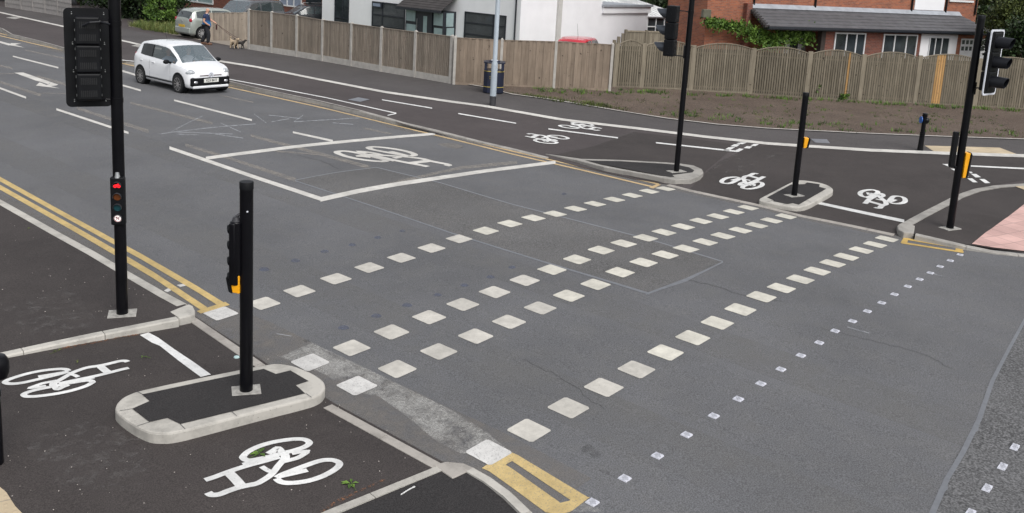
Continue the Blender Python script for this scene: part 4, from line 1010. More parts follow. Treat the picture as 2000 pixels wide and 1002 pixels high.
b_.box(.362, .366, -.12, -.06, .5, .53, Mf); b_.box(.362, .366, -.02, .1, .5, .53, Mf)
Mf = frameM((0, 0, 0), (-1, 0, 0)); bar(b_, (-.16, .62), (.06, .62), .012, Mf, .364); bar(b_, (-.16, .56), (.06, .56), .012, Mf, .364); b_.build('gold_lettering', GOLD, t7)
b_ = MB(); Mf = frameM((0, 0, 0), (0, -1, 0)); ring(b_, .0, .62, .05, .02, Mf, .3665); bar(b_, (0, .70), (0, .76), .03, Mf, .3665); bar(b_, (-.03, .80), (.1, .86), .02, Mf, .3665); b_.build('gold_emblem', GOLD, t7)
# 8 --- short sign post with a round blue sign
P8 = U(1797, 294); t8 = empty('bollard', P8, 'short black bollard carrying a small round blue sign beside the white strip', 'bollard')
hb = vert_at(t8, 221)
b_ = MB(); b_.lathe([(.09, 0), (.085, .05), (.068, hb*.42), (.085, hb*.425), (.085, hb*.45), (.068, hb*.455), (.066, hb*.47), (.082, hb*.475), (.082, hb*.5), (.062, hb*.505), (.058, hb*.9), (.075, hb*.91), (.075, hb*.95), (.06, hb*.955), (.078, hb*.97), (.07, hb), (.01, hb*1.01)], n=20); b_.build('post', BLACK, t8, smooth=True)
b_ = MB(); q = LEFT*.09; b_.cyl(tuple(q+Vector((0, 0, hb*.82))), tuple(q*1.25+Vector((0, 0, hb*.82))), .1, .1, 18); b_.build('sign_disc', plain('sign_blue', (.03, .12, .42), .4), t8)
b_ = MB(); q = RIGHT*.06; b_.ell((q.x, q.y, hb*.8), .09, .09, .1); b_.build('sign_housing', BLACK, t8, smooth=True)
# 9 --- black post cut by the left edge of the view
P9 = U(-12, 905); t9 = empty('signal_post', P9, 'black post and rounded signal housing cut off by the left edge', 'signal post')
b_ = MB(); b_.cyl((0, 0, 0), (0, 0, .95), .082, .082, 24); b_.cyl((0, 0, .66), (0, 0, .7), .09, .09, 24); b_.build('post', BLACK, t9, smooth=True)
b_ = MB(); c = rx(t9, -6, 716); b_.lathe([(.03, -.11), (.085, -.1), (.1, -.05), (.1, .05), (.07, .1), (.02, .11)], tuple(c), 20); b_.cyl(tuple(c), (c.x-.1, c.y, c.z-.1), .05, .05, 12); b_.build('housing', BLACK, t9, smooth=True)

# ------------------------------------------------------------------ fences
def fence(name, feet, label, heights, wood, boardw=.1, gravel=.28, posts=True, arch=0, posth=.05, newb=(), h=hp, kick=True, lap=True, postw=.055, cap=True, back=False):
    W = [U(x, y, h) for x, y in feet]
    root = empty(name, W[0], label, 'fence'); o0 = Vector(W[0])
    for i, (a, b) in enumerate(zip(W[:-1], W[1:])):
        d = b-a; d.z = 0; L_ = d.length; d.normalize(); n = Vector((-d.y, d.x, 0))
        if n.dot(Vector((O[0], O[1], 0))-a) < 0: n = -n
        M = Matrix.Identity(4); base = a-o0
        for k in range(3): M[k][0] = d[k]; M[k][1] = n[k]; M[k][2] = (0, 0, 1)[k]; M[k][3] = (base.x, base.y, base.z)[k]
        hA, hB = heights[i], heights[min(i+1, len(heights)-1)]; z0 = gravel
        gap = .028 if arch else .016 if lap else .004
        m_ = MB(); mn = MB(); nb = max(1, int(round((L_-.1)/boardw))); bw = (L_-.1)/nb
        for k in range(nb):
            t = (k+.5)/nb; zt_ = hA*(1-t)+hB*t
            if arch: zt_ = zt_-arch+arch*(1-(2*t-1)**2)*1.
            x0 = .05+k*bw; tn = random.uniform(.80, 1.14)
            tgt = mn if (i, k) in newb else m_
            yy = .022 if k % 2 and not lap else .0
            vs = [(x0, yy, z0), (x0+bw-gap, yy, z0), (x0, yy, zt_), (x0+bw-gap, yy, zt_), (x0, yy+.012, z0), (x0+bw-gap, yy+(.03 if lap else .022), z0), (x0, yy+.012, zt_), (x0+bw-gap, yy+(.03 if lap else .022), zt_)]
            tgt.add(vs, [(0, 2, 3, 1), (4, 5, 7, 6), (0, 1, 5, 4), (2, 6, 7, 3), (0, 4, 6, 2), (1, 3, 7, 5)], M, tn)
        m_.box(.04, L_-.04, -.03, -.005, z0+.1, z0+.16, M, .7); m_.box(.04, L_-.04, -.03, -.005, min(hA, hB)-arch-.2, min(hA, hB)-arch-.14, M, .7)
        # backing sheet behind the boards, its dark tone paints the shade in the gaps
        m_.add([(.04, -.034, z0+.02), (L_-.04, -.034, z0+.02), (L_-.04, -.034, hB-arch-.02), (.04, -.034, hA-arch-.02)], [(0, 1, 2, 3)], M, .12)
        # capping rail
        if arch:
            for k in range(nb):
                f0, f1 = k/nb, (k+1)/nb
                za = hA*(1-f0)+hB*f0-arch+arch*(1-(2*f0-1)**2); zb_ = hA*(1-f1)+hB*f1-arch+arch*(1-(2*f1-1)**2)
                x0, x1 = .05+(L_-.1)*f0, .05+(L_-.1)*f1
                m_.add([(x0, -.02, za), (x0, .045, za), (x1, .045, zb_), (x1, -.02, zb_), (x0, -.02, za+.035), (x0, .055, za+.035), (x1, .055, zb_+.035), (x1, -.02, zb_+.035)], [(0, 3, 2, 1), (4, 5, 6, 7), (1, 2, 6, 5), (0, 4, 7, 3)], M, 1.4)
        elif cap:
            m_.add([(.04, -.02, hA), (.04, .045, hA), (L_-.04, .045, hB), (L_-.04, -.02, hB), (.04, -.02, hA+.025), (.04, .045, hA+.025), (L_-.04, .045, hB+.025), (L_-.04, -.02, hB+.025)], [(0, 3, 2, 1), (4, 5, 6, 7), (0, 1, 5, 4), (2, 3, 7, 6), (0, 4, 7, 3), (1, 2, 6, 5)], M, .9)
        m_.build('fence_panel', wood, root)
        if mn.v: q = mn.build('replaced_board', NEWWOOD, root); q['label'] = 'bright new orange timber board'
        if kick:
            g_ = MB(); g_.box(.04, L_-.04, -.02, .035, -.1, gravel-.003, M); g_.build('gravel_board', CONC if gravel > .12 else wood, root)
        if posts:
            pl = [0.] + ([L_] if i == len(W)-2 else [])
            for xx in pl:
                hh = (hA if xx == 0 else hB)+posth-arch*.6
                p_ = MB()
                if posts == 'concrete':
                    p_.box(xx-postw, xx+postw, -.05, .065, -.1, hh, M); p_.add([(xx-postw, -.05, hh), (xx+postw, -.05, hh), (xx+postw, .065, hh), (xx-postw, .065, hh), (xx, .007, hh+.05)], [(0, 1, 4), (1, 2, 4), (2, 3, 4), (3, 0, 4)], M)
                    p_.build('fence_post', CONC, root)
                else:
                    p_.box(xx-.085, xx+.085, -.05, .052, -.1, hh+.03, M, 1.12); p_.build('fence_post', wood, root)
    return root
def hts(feet, tops, h=hp):
    out = []
    for (x, y), ty in zip(feet, tops):
        P = U(x, y, h); lo, hi = 0., 5.
        for _ in range(40):
            mid = (lo+hi)/2
            if V((P.x, P.y, P.z+mid))[1] > ty: lo = mid
            else: hi = mid
        out.append(lo)
    return out
tA = hts(FA, [20, 25, 31.5, 40, 47, 55, 63, 72])
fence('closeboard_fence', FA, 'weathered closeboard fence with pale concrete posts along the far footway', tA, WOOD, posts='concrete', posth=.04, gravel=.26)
tC = hts(FC, [74, 79, 82, 88])
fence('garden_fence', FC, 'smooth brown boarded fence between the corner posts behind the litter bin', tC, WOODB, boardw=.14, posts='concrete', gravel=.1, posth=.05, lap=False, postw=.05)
FBp = [(1199, 170.5), (1252, 172), (1348, 177), (1464, 184), (1573, 191.5), (1677, 197.5), (1785, 202.5), (1902, 208), (2022, 215)]
tB = hts(FBp, [79, 80, 84, 90, 96, 101.5, 104, 110, 116])
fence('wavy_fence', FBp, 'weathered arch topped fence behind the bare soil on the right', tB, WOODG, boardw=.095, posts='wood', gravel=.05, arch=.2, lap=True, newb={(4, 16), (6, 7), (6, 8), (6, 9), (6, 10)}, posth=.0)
FD = [(412, 79.5), (478, 79.8), (486, 80)]
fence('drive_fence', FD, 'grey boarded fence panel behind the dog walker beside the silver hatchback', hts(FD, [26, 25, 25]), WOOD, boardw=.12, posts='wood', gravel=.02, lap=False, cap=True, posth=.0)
# small raised fence by the conservatory
FEp = Vector((33, 16.5, 0))
pE = UX(1222, 60, (33., 17.5, 0), (-.45, -.9)); 
rootE = empty('trellis_fence', (pE.x, pE.y, -.2), 'short stepped brown fence below the white conservatory', 'fence')
m_ = MB(); dE = Vector((.9, -.45, 0)); Mx = Matrix.Identity(4)
qE = UX(1302, 60, (33., 17.5, 0), (-.45, -.9)); LE = (Vector((qE.x, qE.y, 0))-Vector((pE.x, pE.y, 0))).length
dE = (Vector((qE.x, qE.y, 0))-Vector((pE.x, pE.y, 0))).normalized(); nE = Vector((-dE.y, dE.x, 0))
if nE.dot(Vector((O[0], O[1], 0))-pE) < 0: nE = -nE
for k in range(3): Mx[k][0] = dE[k]; Mx[k][1] = nE[k]; Mx[k][2] = (0, 0, 1)[k]
zE = pE.z+.2
nb = int(LE/.11)
for k in range(nb): m_.box(k*LE/nb, (k+1)*LE/nb-.008, 0, .02, .3, zE-.02, Mx, random.uniform(.8, 1.2))
m_.box(0, LE, -.02, .05, zE-.05, zE+.02, Mx, 1.2); m_.box(0, LE, .0, .05, zE-.75, zE-.68, Mx, 1.2)
m_.build('fence_panel', WOODG, rootE)
for f in (0, .5, 1):
    p_ = MB(); p_.box(f*LE-.06, f*LE+.06, -.02, .08, 0, zE+.06, Mx, .8); p_.build('fence_post', WOODG, rootE)
for k in range(3):
    p_ = MB(); p_.box(-.2-.22*k, -.04-.22*k, -.02, .04, 0, zE-.12-.16*k, Mx, .8); p_.build('stepped_board', WOODG, rootE)
# grey concrete fence, top left
GFp = [(14, 14), (42, 18.5), (65, 22), (89, 26), (114, 30.5), (141, 36)]
W = [U(x, y) for x, y in GFp]; W = [W[0]+(W[0]-W[1])*.06] + W[1:]
rootG = empty('panel_fence', W[0], 'grey painted plank fence in the top left corner', 'fence')
for a, b in zip(W[:-1], W[1:]):
    d = b-a; L_ = d.length; d.normalize(); n = Vector((-d.y, d.x, 0)); n = -n if n.dot(Vector((O[0], O[1], 0))-a) < 0 else n
    M = Matrix.Identity(4); base = a-W[0]
    for k in range(3): M[k][0] = d[k]; M[k][1] = n[k]; M[k][2] = (0, 0, 1)[k]; M[k][3] = (base.x, base.y, 0)[k]
    m_ = MB()
    for k in range(7): m_.add([(.04, 0, k*.28), (L_-.04, 0, k*.28), (L_-.04, .035, k*.28), (.04, .035, k*.28), (.04, 0, k*.28+.28), (L_-.04, 0, k*.28+.28), (L_-.04, .008, k*.28+.275), (.04, .008, k*.28+.275)], [(0, 1, 5, 4), (3, 7, 6, 2), (0, 3, 2, 1), (4, 5, 6, 7), (0, 4, 7, 3), (1, 2, 6, 5)], M, random.uniform(.9, 1.1))
    m_.build('fence_panel', GREYFENCE, rootG)
    p_ = MB(); p_.box(-.05, .05, -.03, .06, 0, 2.05, M, 1.05); p_.build('fence_post', GREYFENCE, rootG)

# ------------------------------------------------------------------ foliage
def leaves(pts, size, tone_lo=.0, tone_hi=1., flat=0, tones=None):
    n = len(pts); P = np.array(pts); a = rng.normal(size=(n, 3)); a /= np.linalg.norm(a, axis=1)[:, None]
    r = rng.normal(size=(n, 3)); b = np.cross(a, r); b /= np.linalg.norm(b, axis=1)[:, None]
    s = (size*rng.uniform(.6, 1.3, n))[:, None]
    v = np.stack([P-a*s, P+b*s*.55, P+a*s, P-b*s*.55], 1).reshape(-1, 3)
    f = [(4*i, 4*i+1, 4*i+2, 4*i+3) for i in range(n)]
    t = rng.uniform(tone_lo, tone_hi, n) if tones is None else tones
    return v, f, np.repeat(t, 4)
def foliage_mesh(name, pts, size, mat, parent=None, loc=(0, 0, 0), tones=None):
    v, f, t = leaves(pts, size, tones=tones)
    me = bpy.data.meshes.new(name); me.from_pydata(v.tolist(), [], f); me.materials.append(mat)
    at = me.color_attributes.new('tone', 'FLOAT_COLOR', 'POINT'); c = np.repeat(t.astype(np.float32)[:, None], 4, 1); c[:, 3] = 1; at.data.foreach_set('color', c.ravel())
    o = bpy.data.objects.new(name, me); C.objects.link(o); o.parent = parent; o.location = loc
    return o
def clumps(rx_, ry_, rz_, zc, nc, per, cr, tonej=.35):
    pts = []; tn = []
    for k in range(nc):
        while True:
            u = rng.uniform(-1, 1, 3)
            if np.linalg.norm(u) < 1: break
        u = u/np.linalg.norm(u)*rng.uniform(.55, 1.05)
        c = np.array([u[0]*rx_, u[1]*ry_, zc+u[2]*rz_]); base = rng.uniform(.15, .7); r = cr*rng.uniform(.6, 1.3)
        q = rng.normal(size=(per, 3))*r*.5; pts.append(c+q*np.array([1, 1, .7])); tn.append(np.clip(base+rng.normal(size=per)*tonej*.6, 0, 1))
    return np.concatenate(pts), np.concatenate(tn)
def tree(name, x, y, rx_, ry_, rz_, zc, label, cat='tree', mat=LEAF, nc=60, per=110, cr=.5, size=.09, z0=-.2, group=None, trunk=True):
    root = empty(name, (x, y, z0), label, cat, group)
    p, t = clumps(rx_, ry_, rz_, zc, nc, per, cr)
    keep = p[:, 2] > .0; foliage_mesh('crown', p[keep], size, mat, root, tones=t[keep])
    if trunk:
        m_ = MB(); m_.cyl((0, 0, 0), (0, 0, zc), .12+.02*rz_, .06, 10)
        for k in range(5):
            a = k*1.3; m_.cyl((0, 0, zc*.5+.1*k), (math.cos(a)*rx_*.6, math.sin(a)*ry_*.6, zc+.3*rz_*math.sin(k)), .05, .02, 8)
        m_.build('trunk', BARK, root, smooth=True)
    return root
A_ = lambda x, y: U(x, y)
p = A_(180, 24); tree('hedge_bush', p.x+1.6, p.y, 2.0, 2.6, 2.0, 1.9, 'dark hedge bush just right of the grey plank fence', 'bush', LEAF, 90, 130, .6, .10)
p = A_(262, 42); tree('hedge_bush', p.x+1.2, p.y+1.6, 1.3, 2.2, 2.2, 2.0, 'dark green bush behind the tall left signal pole', 'bush', LEAF, 80, 130, .6, .10)
p = A_(290, 50); tree('laurel_bush', p.x+.9, p.y+.1, .85, 1.0, 1.0, 1.15, 'glossy brighter laurel bush above the white hatchback', 'bush', LEAFB, 40, 110, .3, .07)
p = A_(322, 50); tree('hedge_bush', p.x+.9, p.y+1.6, .9, 1.3, 1.7, 2.0, 'dark bush nearest the silver hatchback', 'bush', LEAF, 80, 130, .55, .10)
for i, (x, y, lb) in enumerate(((18, 67, 'dark tree rising behind the grey plank fence end'), (20.5, 63, 'tall dark tree behind the hedge at the left'), (22.5, 60, 'broad dark tree behind the laurel bush'))):
    tree('broadleaf_tree', x, y, 3, 3, 3, 3.2, lb, 'tree', LEAF, 110, 110, .9, .16)
tree('broadleaf_tree', 15.2, 62, 1.2, 1.5, 1.4, 1.5, 'green shrub at the extreme top left corner', 'bush', LEAF, 40, 90, .5, .1)
# tufts of long grass
def tufts(name, poly, n, hmin, hmax, mat, label, h=hp, dz=.02, spread=.25, per=14):
    m_pts = []; fs = []; tn = []
    k = 0; P = UT(poly, h); xs = [p.x for p in P]; ys = [p.y for p in P]; tries = 0
    while k < n and tries < 60000:
        tries += 1
        x = random.uniform(min(xs), max(xs)); y = random.uniform(min(ys), max(ys)); u, v = V((x, y, h(x, y)))
        ins = False; j = len(poly)-1
        for i in range(len(poly)):
            if (poly[i][1] > v) != (poly[j][1] > v) and u < (poly[j][0]-poly[i][0])*(v-poly[i][1])/(poly[j][1]-poly[i][1])+poly[i][0]: ins = not ins
            j = i
        if not ins: continue
        k += 1; tt = random.uniform(.1, .9)
        for _ in range(per):
            a = random.uniform(0, 6.28); r = random.uniform(0, spread); hh = random.uniform(hmin, hmax); bx, by = x+r*math.cos(a), y+r*math.sin(a); ln = random.uniform(.1, .6)*hh
            q = len(m_pts); w_ = .012+.02*hh; z = h(bx, by)+dz
            ox, oy = math.cos(a+1.5)*w_, math.sin(a+1.5)*w_
            m_pts += [(bx-ox, by-oy, z), (bx+ox, by+oy, z), (bx+math.cos(a)*ln, by+math.sin(a)*ln, z+hh)]; fs.append((q, q+1, q+2)); tn += [min(1, max(0, tt+random.uniform(-.3, .3)))]*3
    m_ = MB(); m_.v = m_pts; m_.f = fs; m_.t = tn
    o = m_.build(name, mat); tag(o, label, 'grass', kind='stuff')
tufts('rough_grass', [(280, 48), (350, 52), (352, 66), (345, 68), (290, 60), (255, 52)], 170, .1, .38, STRAW, 'rough grass and straw between the bushes and the silver car', per=20, spread=.3)
tufts('weeds', [(1000, 183), (1060, 190), (1180, 205), (1230, 218), (1200, 215), (1100, 202), (1040, 190)], 110, .02, .10, LEAFO, 'low weeds along the edge of the bare soil', per=12)
tufts('weeds', [(1040, 172), (1190, 176), (1300, 178), (1280, 184), (1180, 186), (1050, 182)], 60, .03, .12, LEAFB, 'low weeds at the foot of the brown fence', per=12)
tufts('weeds', [(1230, 178), (1500, 190), (1620, 196), (1800, 206), (1990, 215), (1990, 219), (1800, 211), (1600, 200), (1480, 193), (1230, 182)], 120, .04, .16, LEAFB, 'weeds growing at the foot of the wavy fence', per=12)
tufts('weeds', [(1260, 215), (1990, 262), (1990, 271), (1600, 256), (1260, 224)], 60, .04, .15, LEAFB, 'scattered weeds near the footway edge of the soil', per=14)
tufts('weeds', [(1250, 185), (1990, 225), (1990, 262), (1250, 220)], 45, .02, .08, LEAFB, 'sparse seedlings over the bare soil', per=10, spread=.12)
tufts('weeds', [(1010, 180), (1190, 190), (1990, 230), (1990, 268), (1230, 222), (1060, 196)], 130, .015, .07, LEAFO, 'dull low growth spread over the bare soil', per=12, spread=.3)
p = A_(1597, 192); sp_ = empty('weed_plant', (p.x, p.y, p.z), 'tall bluish weed growing against the wavy fence', 'plant')
pp, tt = clumps(.16, .16, .35, .42, 14, 26, .12); foliage_mesh('leaves', pp, .045, LEAFB, sp_, tones=tt)
m_ = MB(); m_.cyl((0, 0, 0), (0, 0, .75), .012, .005, 6); m_.build('stem', LEAFB, sp_)
p = A_(1648, 196); sp_ = empty('weed_plant', (p.x, p.y, p.z), 'low leafy weed below the single new orange board', 'plant')
pp, tt = clumps(.18, .18, .13, .16, 8, 26, .1); foliage_mesh('leaves', pp, .045, LEAFB, sp_, tones=tt)

# ------------------------------------------------------------------ white house
XW = 26.65; PW = (XW, 25, 0); NW = (1, 0)
def wallM(P0, d):           # x along d, y out of the wall towards the viewer, z up
    d = Vector((d[0], d[1], 0)).normalized(); n = Vector((-d.y, d.x, 0))
    if n.dot(Vector((O[0], O[1], 0))-Vector((P0[0], P0[1], 0))) < 0: n = -n
    M = Matrix.Identity(4)
    for k in range(3): M[k][0] = d[k]; M[k][1] = n[k]; M[k][2] = (0, 0, 1)[k]; M[k][3] = (P0[0], P0[1], 0)[k]
    return M
def wcoord(M, x, y):        # traced point -> (along, height) on the wall plane
    n = M.col[1]; P = UX(x, y, M.translation, (n[0], n[1])); q = M.inverted() @ P; return q.x, q.z
cor = UX(1015, 60, PW, NW); YC = cor.y
z0 = -.25
wh = empty('white_house', (XW, YC, 0), 'white rendered house with dark window frames and a tiled porch', 'house')
MI = Matrix.Translation((-XW, -YC, 0))
le = UX(629, 20, PW, NW).y
rt = U(1262, 70, hp).x; sideM = wallM((XW, YC), (1, 0)); rx1 = wcoord(sideM, 1263, 60)[0]
ex0 = wcoord(sideM, 1176, 14)[0]; exz = wcoord(sideM, 1176, 12)[1]
b_ = MB(); b_.box(XW, XW+ex0, YC, le, z0, 6., MI); b_.box(XW+ex0, XW+rx1, YC+.002, YC+3., z0, exz, MI); b_.build('wall', RENDERW, wh)
b_ = MB(); b_.box(XW+ex0+.003, XW+rx1, YC+.1, YC+3., exz+.003, exz+.05, MI); b_.build('flat_roof', LEAD, wh)
FM = wallM((XW, le), (0, -1)); FMl = MI @ FM
def window(root, Ml, M, x0, y0, x1, y1, fm, gm, bars=(), hbars=(), fw=.06, hidden=None, label=None, blind=False, cut=None):
    a = wcoord(M, x0, y0); b = wcoord(M, x1, y1)
    u0, u1 = min(a[0], b[0]), max(a[0], b[0]); z1 = max(a[1], b[1]) if cut is None else cut; z0_ = min(a[1], b[1])
    f_ = MB()
    for q in ((u0, u1, z1-fw, z1), (u0, u1, z0_, z0_+fw)): f_.box(q[0], q[1], .005, .05, q[2], q[3], Ml)
    for xx in [u0, u1-fw]+[u0+(u1-u0)*t-fw/2 for t in bars]: f_.box(xx, xx+fw, .006, .051, z0_+fw, z1-fw, Ml)
    for t in hbars: f_.box(u0+fw, u1-fw, .007, .045, z0_+(z1-z0_)*t-fw/2, z0_+(z1-z0_)*t+fw/2, Ml)
    fo = f_.build('window', fm, root)
    if label: fo['label'] = label
    g_ = MB(); g_.box(u0+.01, u1-.01, .004, .02, z0_+.01, z1-.01, Ml); g_.build('pane', gm, fo)
    if blind:
        bl = MB(); nbl = int((z1-z0_)/.05)
        for k in range(nbl): bl.box(u0+fw, u1-fw, .0215, .0225, z0_+k*.05, z0_+k*.05+.022, Ml)
        bl.build('blind', plain('blind_slat', (.10, .105, .11), .5), fo)
    return fo
window(wh, FMl, FM, 655, -12, 681, 62, WINB, GLASSD, bars=(.58,), hbars=(.35,), fw=.07, label='tall narrow dark framed window at the left')
window(wh, FMl, FM, 728, 2, 790, 78, WINB, GLASSD, bars=(.33,), hbars=(.3, .62), fw=.08, blind=True, label='wide dark framed window beside the porch')
window(wh, FMl, FM, 909, 22, 986, 100, WINB, GLASSD, bars=(.7,), hbars=(.35, .68), fw=.06, blind=True, label='dark framed window with slatted blind right of the porch')
a = wcoord(FM, 731, 3); b = wcoord(FM, 749, 16)
# small open top light
f_ = MB(); f_.box(a[0], b[0], .12, .16, b[1], a[1], FMl); f_.box(a[0]+.08, b[0]-.08, .161, .163, b[1]+.07, a[1]-.07, FMl); o = f_.build('open_top_light', WINB, wh)
g_ = MB(); g_.box(a[0]+.08, b[0]-.08, .1635, .166, b[1]+.07, a[1]-.07, FMl); g_.build('pane', CURTAIN, o)
# porch
u0, zt_ = wcoord(FM, 790, 17); u1, _ = wcoord(FM, 890, 30)
PD = .82
pf = wallM((XW-PD, le), (0, -1)); pfl = MI @ pf
pu0 = wcoord(pf, 791, 60)[0]; pu1 = wcoord(pf, 867, 60)[0]; pz = wcoord(pf, 840, 20)[1]
b_ = MB(); b_.box(pu0, pu1, -PD, -.02, z0, pz, pfl); porch = b_.build('porch', WINB, wh)
def pane(x0, y0, x1, y1, mat, nm='porch_glass', out=.012, parent=porch, pl=None, Mw=None):
    a = wcoord(Mw or pf, x0, y0); b = wcoord(Mw or pf, x1, y1); g_ = MB(); g_.box(a[0], b[0], -.01, out, min(a[1], b[1]), max(a[1], b[1]), pl or pfl); return g_.build(nm, mat, parent)
pane(794, 17, 811, 42, GLASSL); pane(794, 46, 811, 80, GLASSL)
pane(848, 24, 864, 51, GLASSL); pane(848, 54, 864, 90, GLASSL); yS = le-pu1; PSm = wallM((XW-PD, yS), (1, 0)); PSl = MI @ PSm
pane(872, 26, 885, 52, GLASSL, Mw=PSm, pl=PSl); pane(872, 55, 885, 92, GLASSL, Mw=PSm, pl=PSl)
d_ = pane(817, 18, 842, 100, DOORB, 'door', .03); pane(828, 31, 833, 90, GLASSL, 'door_glass', .035, d_)
a = wcoord(pf, 816.5, 36); g_ = MB(); g_.cyl((a[0], .07, a[1]-1.3), (a[0], .07, a[1]), .015, .015, 8, M=pfl); g_.build('door_bar', STEEL, d_, smooth=True)
# porch roof: tiled slope rising back to the wall
ru0, ru1 = pu0-.35, pu1+.1; ez = pz+.05; m_ = MB(); RN = 7; RH = .75; RDp = PD+.35
for k in range(RN):
    f0, f1 = k/RN, (k+1)/RN
    m_.add([(ru0, .35-RDp*f0, ez+RH*f0+.02), (ru1, .35-RDp*f0, ez+RH*f0+.02), (ru1, .35-RDp*f1, ez+RH*f1), (ru0, .35-RDp*f1, ez+RH*f1), (ru0, .35-RDp*f0, ez+RH*f0-.02), (ru1, .35-RDp*f0, ez+RH*f0-.02)], [(0, 1, 2, 3), (0, 4, 5, 1), (0, 3, 4), (1, 5, 2)], pfl, random.uniform(.85, 1.1))
m_.build('roof', ROOFB, porch)
m_ = MB(); m_.box(ru0, ru1, .33, .42, ez-.12, ez-.0, pfl); m_.cyl((pu1+.05, .1, z0), (pu1+.05, .1, ez-.05), .04, .04, 10, M=pfl); m_.build('gutter', WINB, porch)
# downpipes and the side wall details
m_ = MB(); x, _ = wcoord(FM, 1008, 40); m_.cyl((x, .06, z0), (x, .06, 6), .04, .04, 10, M=FMl); m_.build('downpipe', WINB, wh, smooth=True)
m_ = MB(); x, _ = wcoord(sideM, 1090, 40); SMl = MI @ sideM; m_.box(x-.16, x+.16, -.01, .10, z0, 6, SMl); m_.build('pilaster', plain('grey_render', (.50, .49, .47), .85, .06), wh)
a = wcoord(sideM, 1176, 14); b = wcoord(sideM, 1262, 25)
# single storey rear extension: parapet band and flat roof
m_ = MB(); m_.box(a[0], rx1+.1, -.02, .10, b[1], a[1]+.02, SMl); m_.build('parapet', RENDERW, wh)
m_ = MB(); m_.box(a[0]-.05, rx1+.2, -.02, .18, a[1]+.02, a[1]+.14, SMl); m_.build('roof_edge', LEAD, wh)
# the wall top of the extension is lower than the house: leave open sky side beyond the parapet
# conservatory
cs = empty('conservatory', (XW+rx1, YC, 0), 'white conservatory with a ribbed pale roof behind the white house', 'conservatory')
CMm = wallM((XW+rx1+1.5, YC+2.), (1, -.45)); CMl = Matrix.Translation((-(XW+rx1), -YC, 0)) @ CMm
a = wcoord(CMm, 1255, 34); b = wcoord(CMm, 1330, 34); ez = a[1]
m_ = MB(); m_.box(a[0]-2, b[0], -3, 0, z0, ez-1.3, CMl); m_.build('wall', RENDERW, cs)
m_ = MB(); L_ = b[0]-a[0]+2
for k in range(9): 
    xx = a[0]-2+L_*k/8; m_.box(xx-.03, xx+.03, .001, .05, ez-1.3, ez, CMl)
for z in (ez-1.28, ez-.55, ez-.03): m_.box(a[0]-2, b[0], .002, .055, z, z+.06, CMl)
fo = m_.build('window_frame', WINW, cs); m_ = MB(); m_.box(a[0]-2, b[0], -.02, .0, ez-1.29, ez, CMl); m_.build('pane', GLASSD, fo)
t_ = wcoord(CMm, 1180, -30)
apx = (a[0]-1.6, -2.5, ez+1.5)
m_ = MB(); rimz = ez+.08
rim = [(a[0]-5, -.2, rimz), (a[0]-2.5, .15, rimz), (a[0], .15, rimz), (a[0]+1.2, .15, rimz), (b[0]+.5, .1, rimz), (b[0]+1.5, -2, rimz)]
m_.add(rim+[apx], [(i, i+1, 6) for i in range(5)], CMl); rf = m_.build('roof', plain('polycarbonate_roof', (.66, .67, .66), .5, .04), cs)
m_ = MB()
for k in range(24):
    t = k/23*4.99; i = int(t); f = t-i; p = Vector(rim[i]).lerp(Vector(rim[i+1]), f); m_.cyl(tuple(p+Vector((0, 0, .02))), tuple(Vector(apx)+Vector((0, 0, .04))), .018, .018, 5, M=CMl)
for i in range(5): m_.cyl(tuple(Vector(rim[i])), tuple(Vector(rim[i+1])), .06, .06, 8, M=CMl)
m_.build('glazing_bar', WINW, rf)

# ------------------------------------------------------------------ right hand brick house
dB = Vector((math.cos(rad(-25)), math.sin(rad(-25)), 0)); 
E0 = Vector((34.6, 14.1, 0))
eM = wallM(E0, dB)                                 # plane of the eave
def off(M, dy): return M @ Matrix.Translation((0, dy, 0))
wM = off(eM, -.35); mM = off(eM, -1.75)
bh = empty('brick_house', (E0.x, E0.y, 0), 'red brick house with a grey lean-to roof and an ivy covered corner', 'house')
T_ = Matrix.Translation((-E0.x, -E0.y, 0)); wl = T_ @ wM; ml = T_ @ mM; el = T_ @ eM
mu0 = wcoord(mM, 1377, 60)[0]; mu1 = wcoord(mM, 1908, 20)[0]
cw0 = mM @ Vector((mu0, 0, 2.)); nb_ = Vector(mM.col[1][:3]); DB = 1.
while V(cw0-nb_*DB)[0] > 1302 and DB < 9: DB += .02
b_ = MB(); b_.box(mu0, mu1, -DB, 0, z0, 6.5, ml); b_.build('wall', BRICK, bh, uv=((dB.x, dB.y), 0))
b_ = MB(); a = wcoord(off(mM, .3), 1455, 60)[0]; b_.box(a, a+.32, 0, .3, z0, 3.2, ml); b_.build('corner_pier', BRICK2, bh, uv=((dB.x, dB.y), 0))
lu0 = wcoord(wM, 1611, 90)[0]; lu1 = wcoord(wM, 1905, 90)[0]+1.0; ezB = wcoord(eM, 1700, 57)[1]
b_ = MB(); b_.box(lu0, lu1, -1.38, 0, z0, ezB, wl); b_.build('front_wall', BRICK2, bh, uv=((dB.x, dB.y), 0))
b_ = MB(); a = wcoord(wM, 1862, 90)[0]; b_.box(a, lu1, 0, .02, z0, ezB-.01, wl); b_.build('garage_pier', BRICK, bh, uv=((dB.x, dB.y), 0))
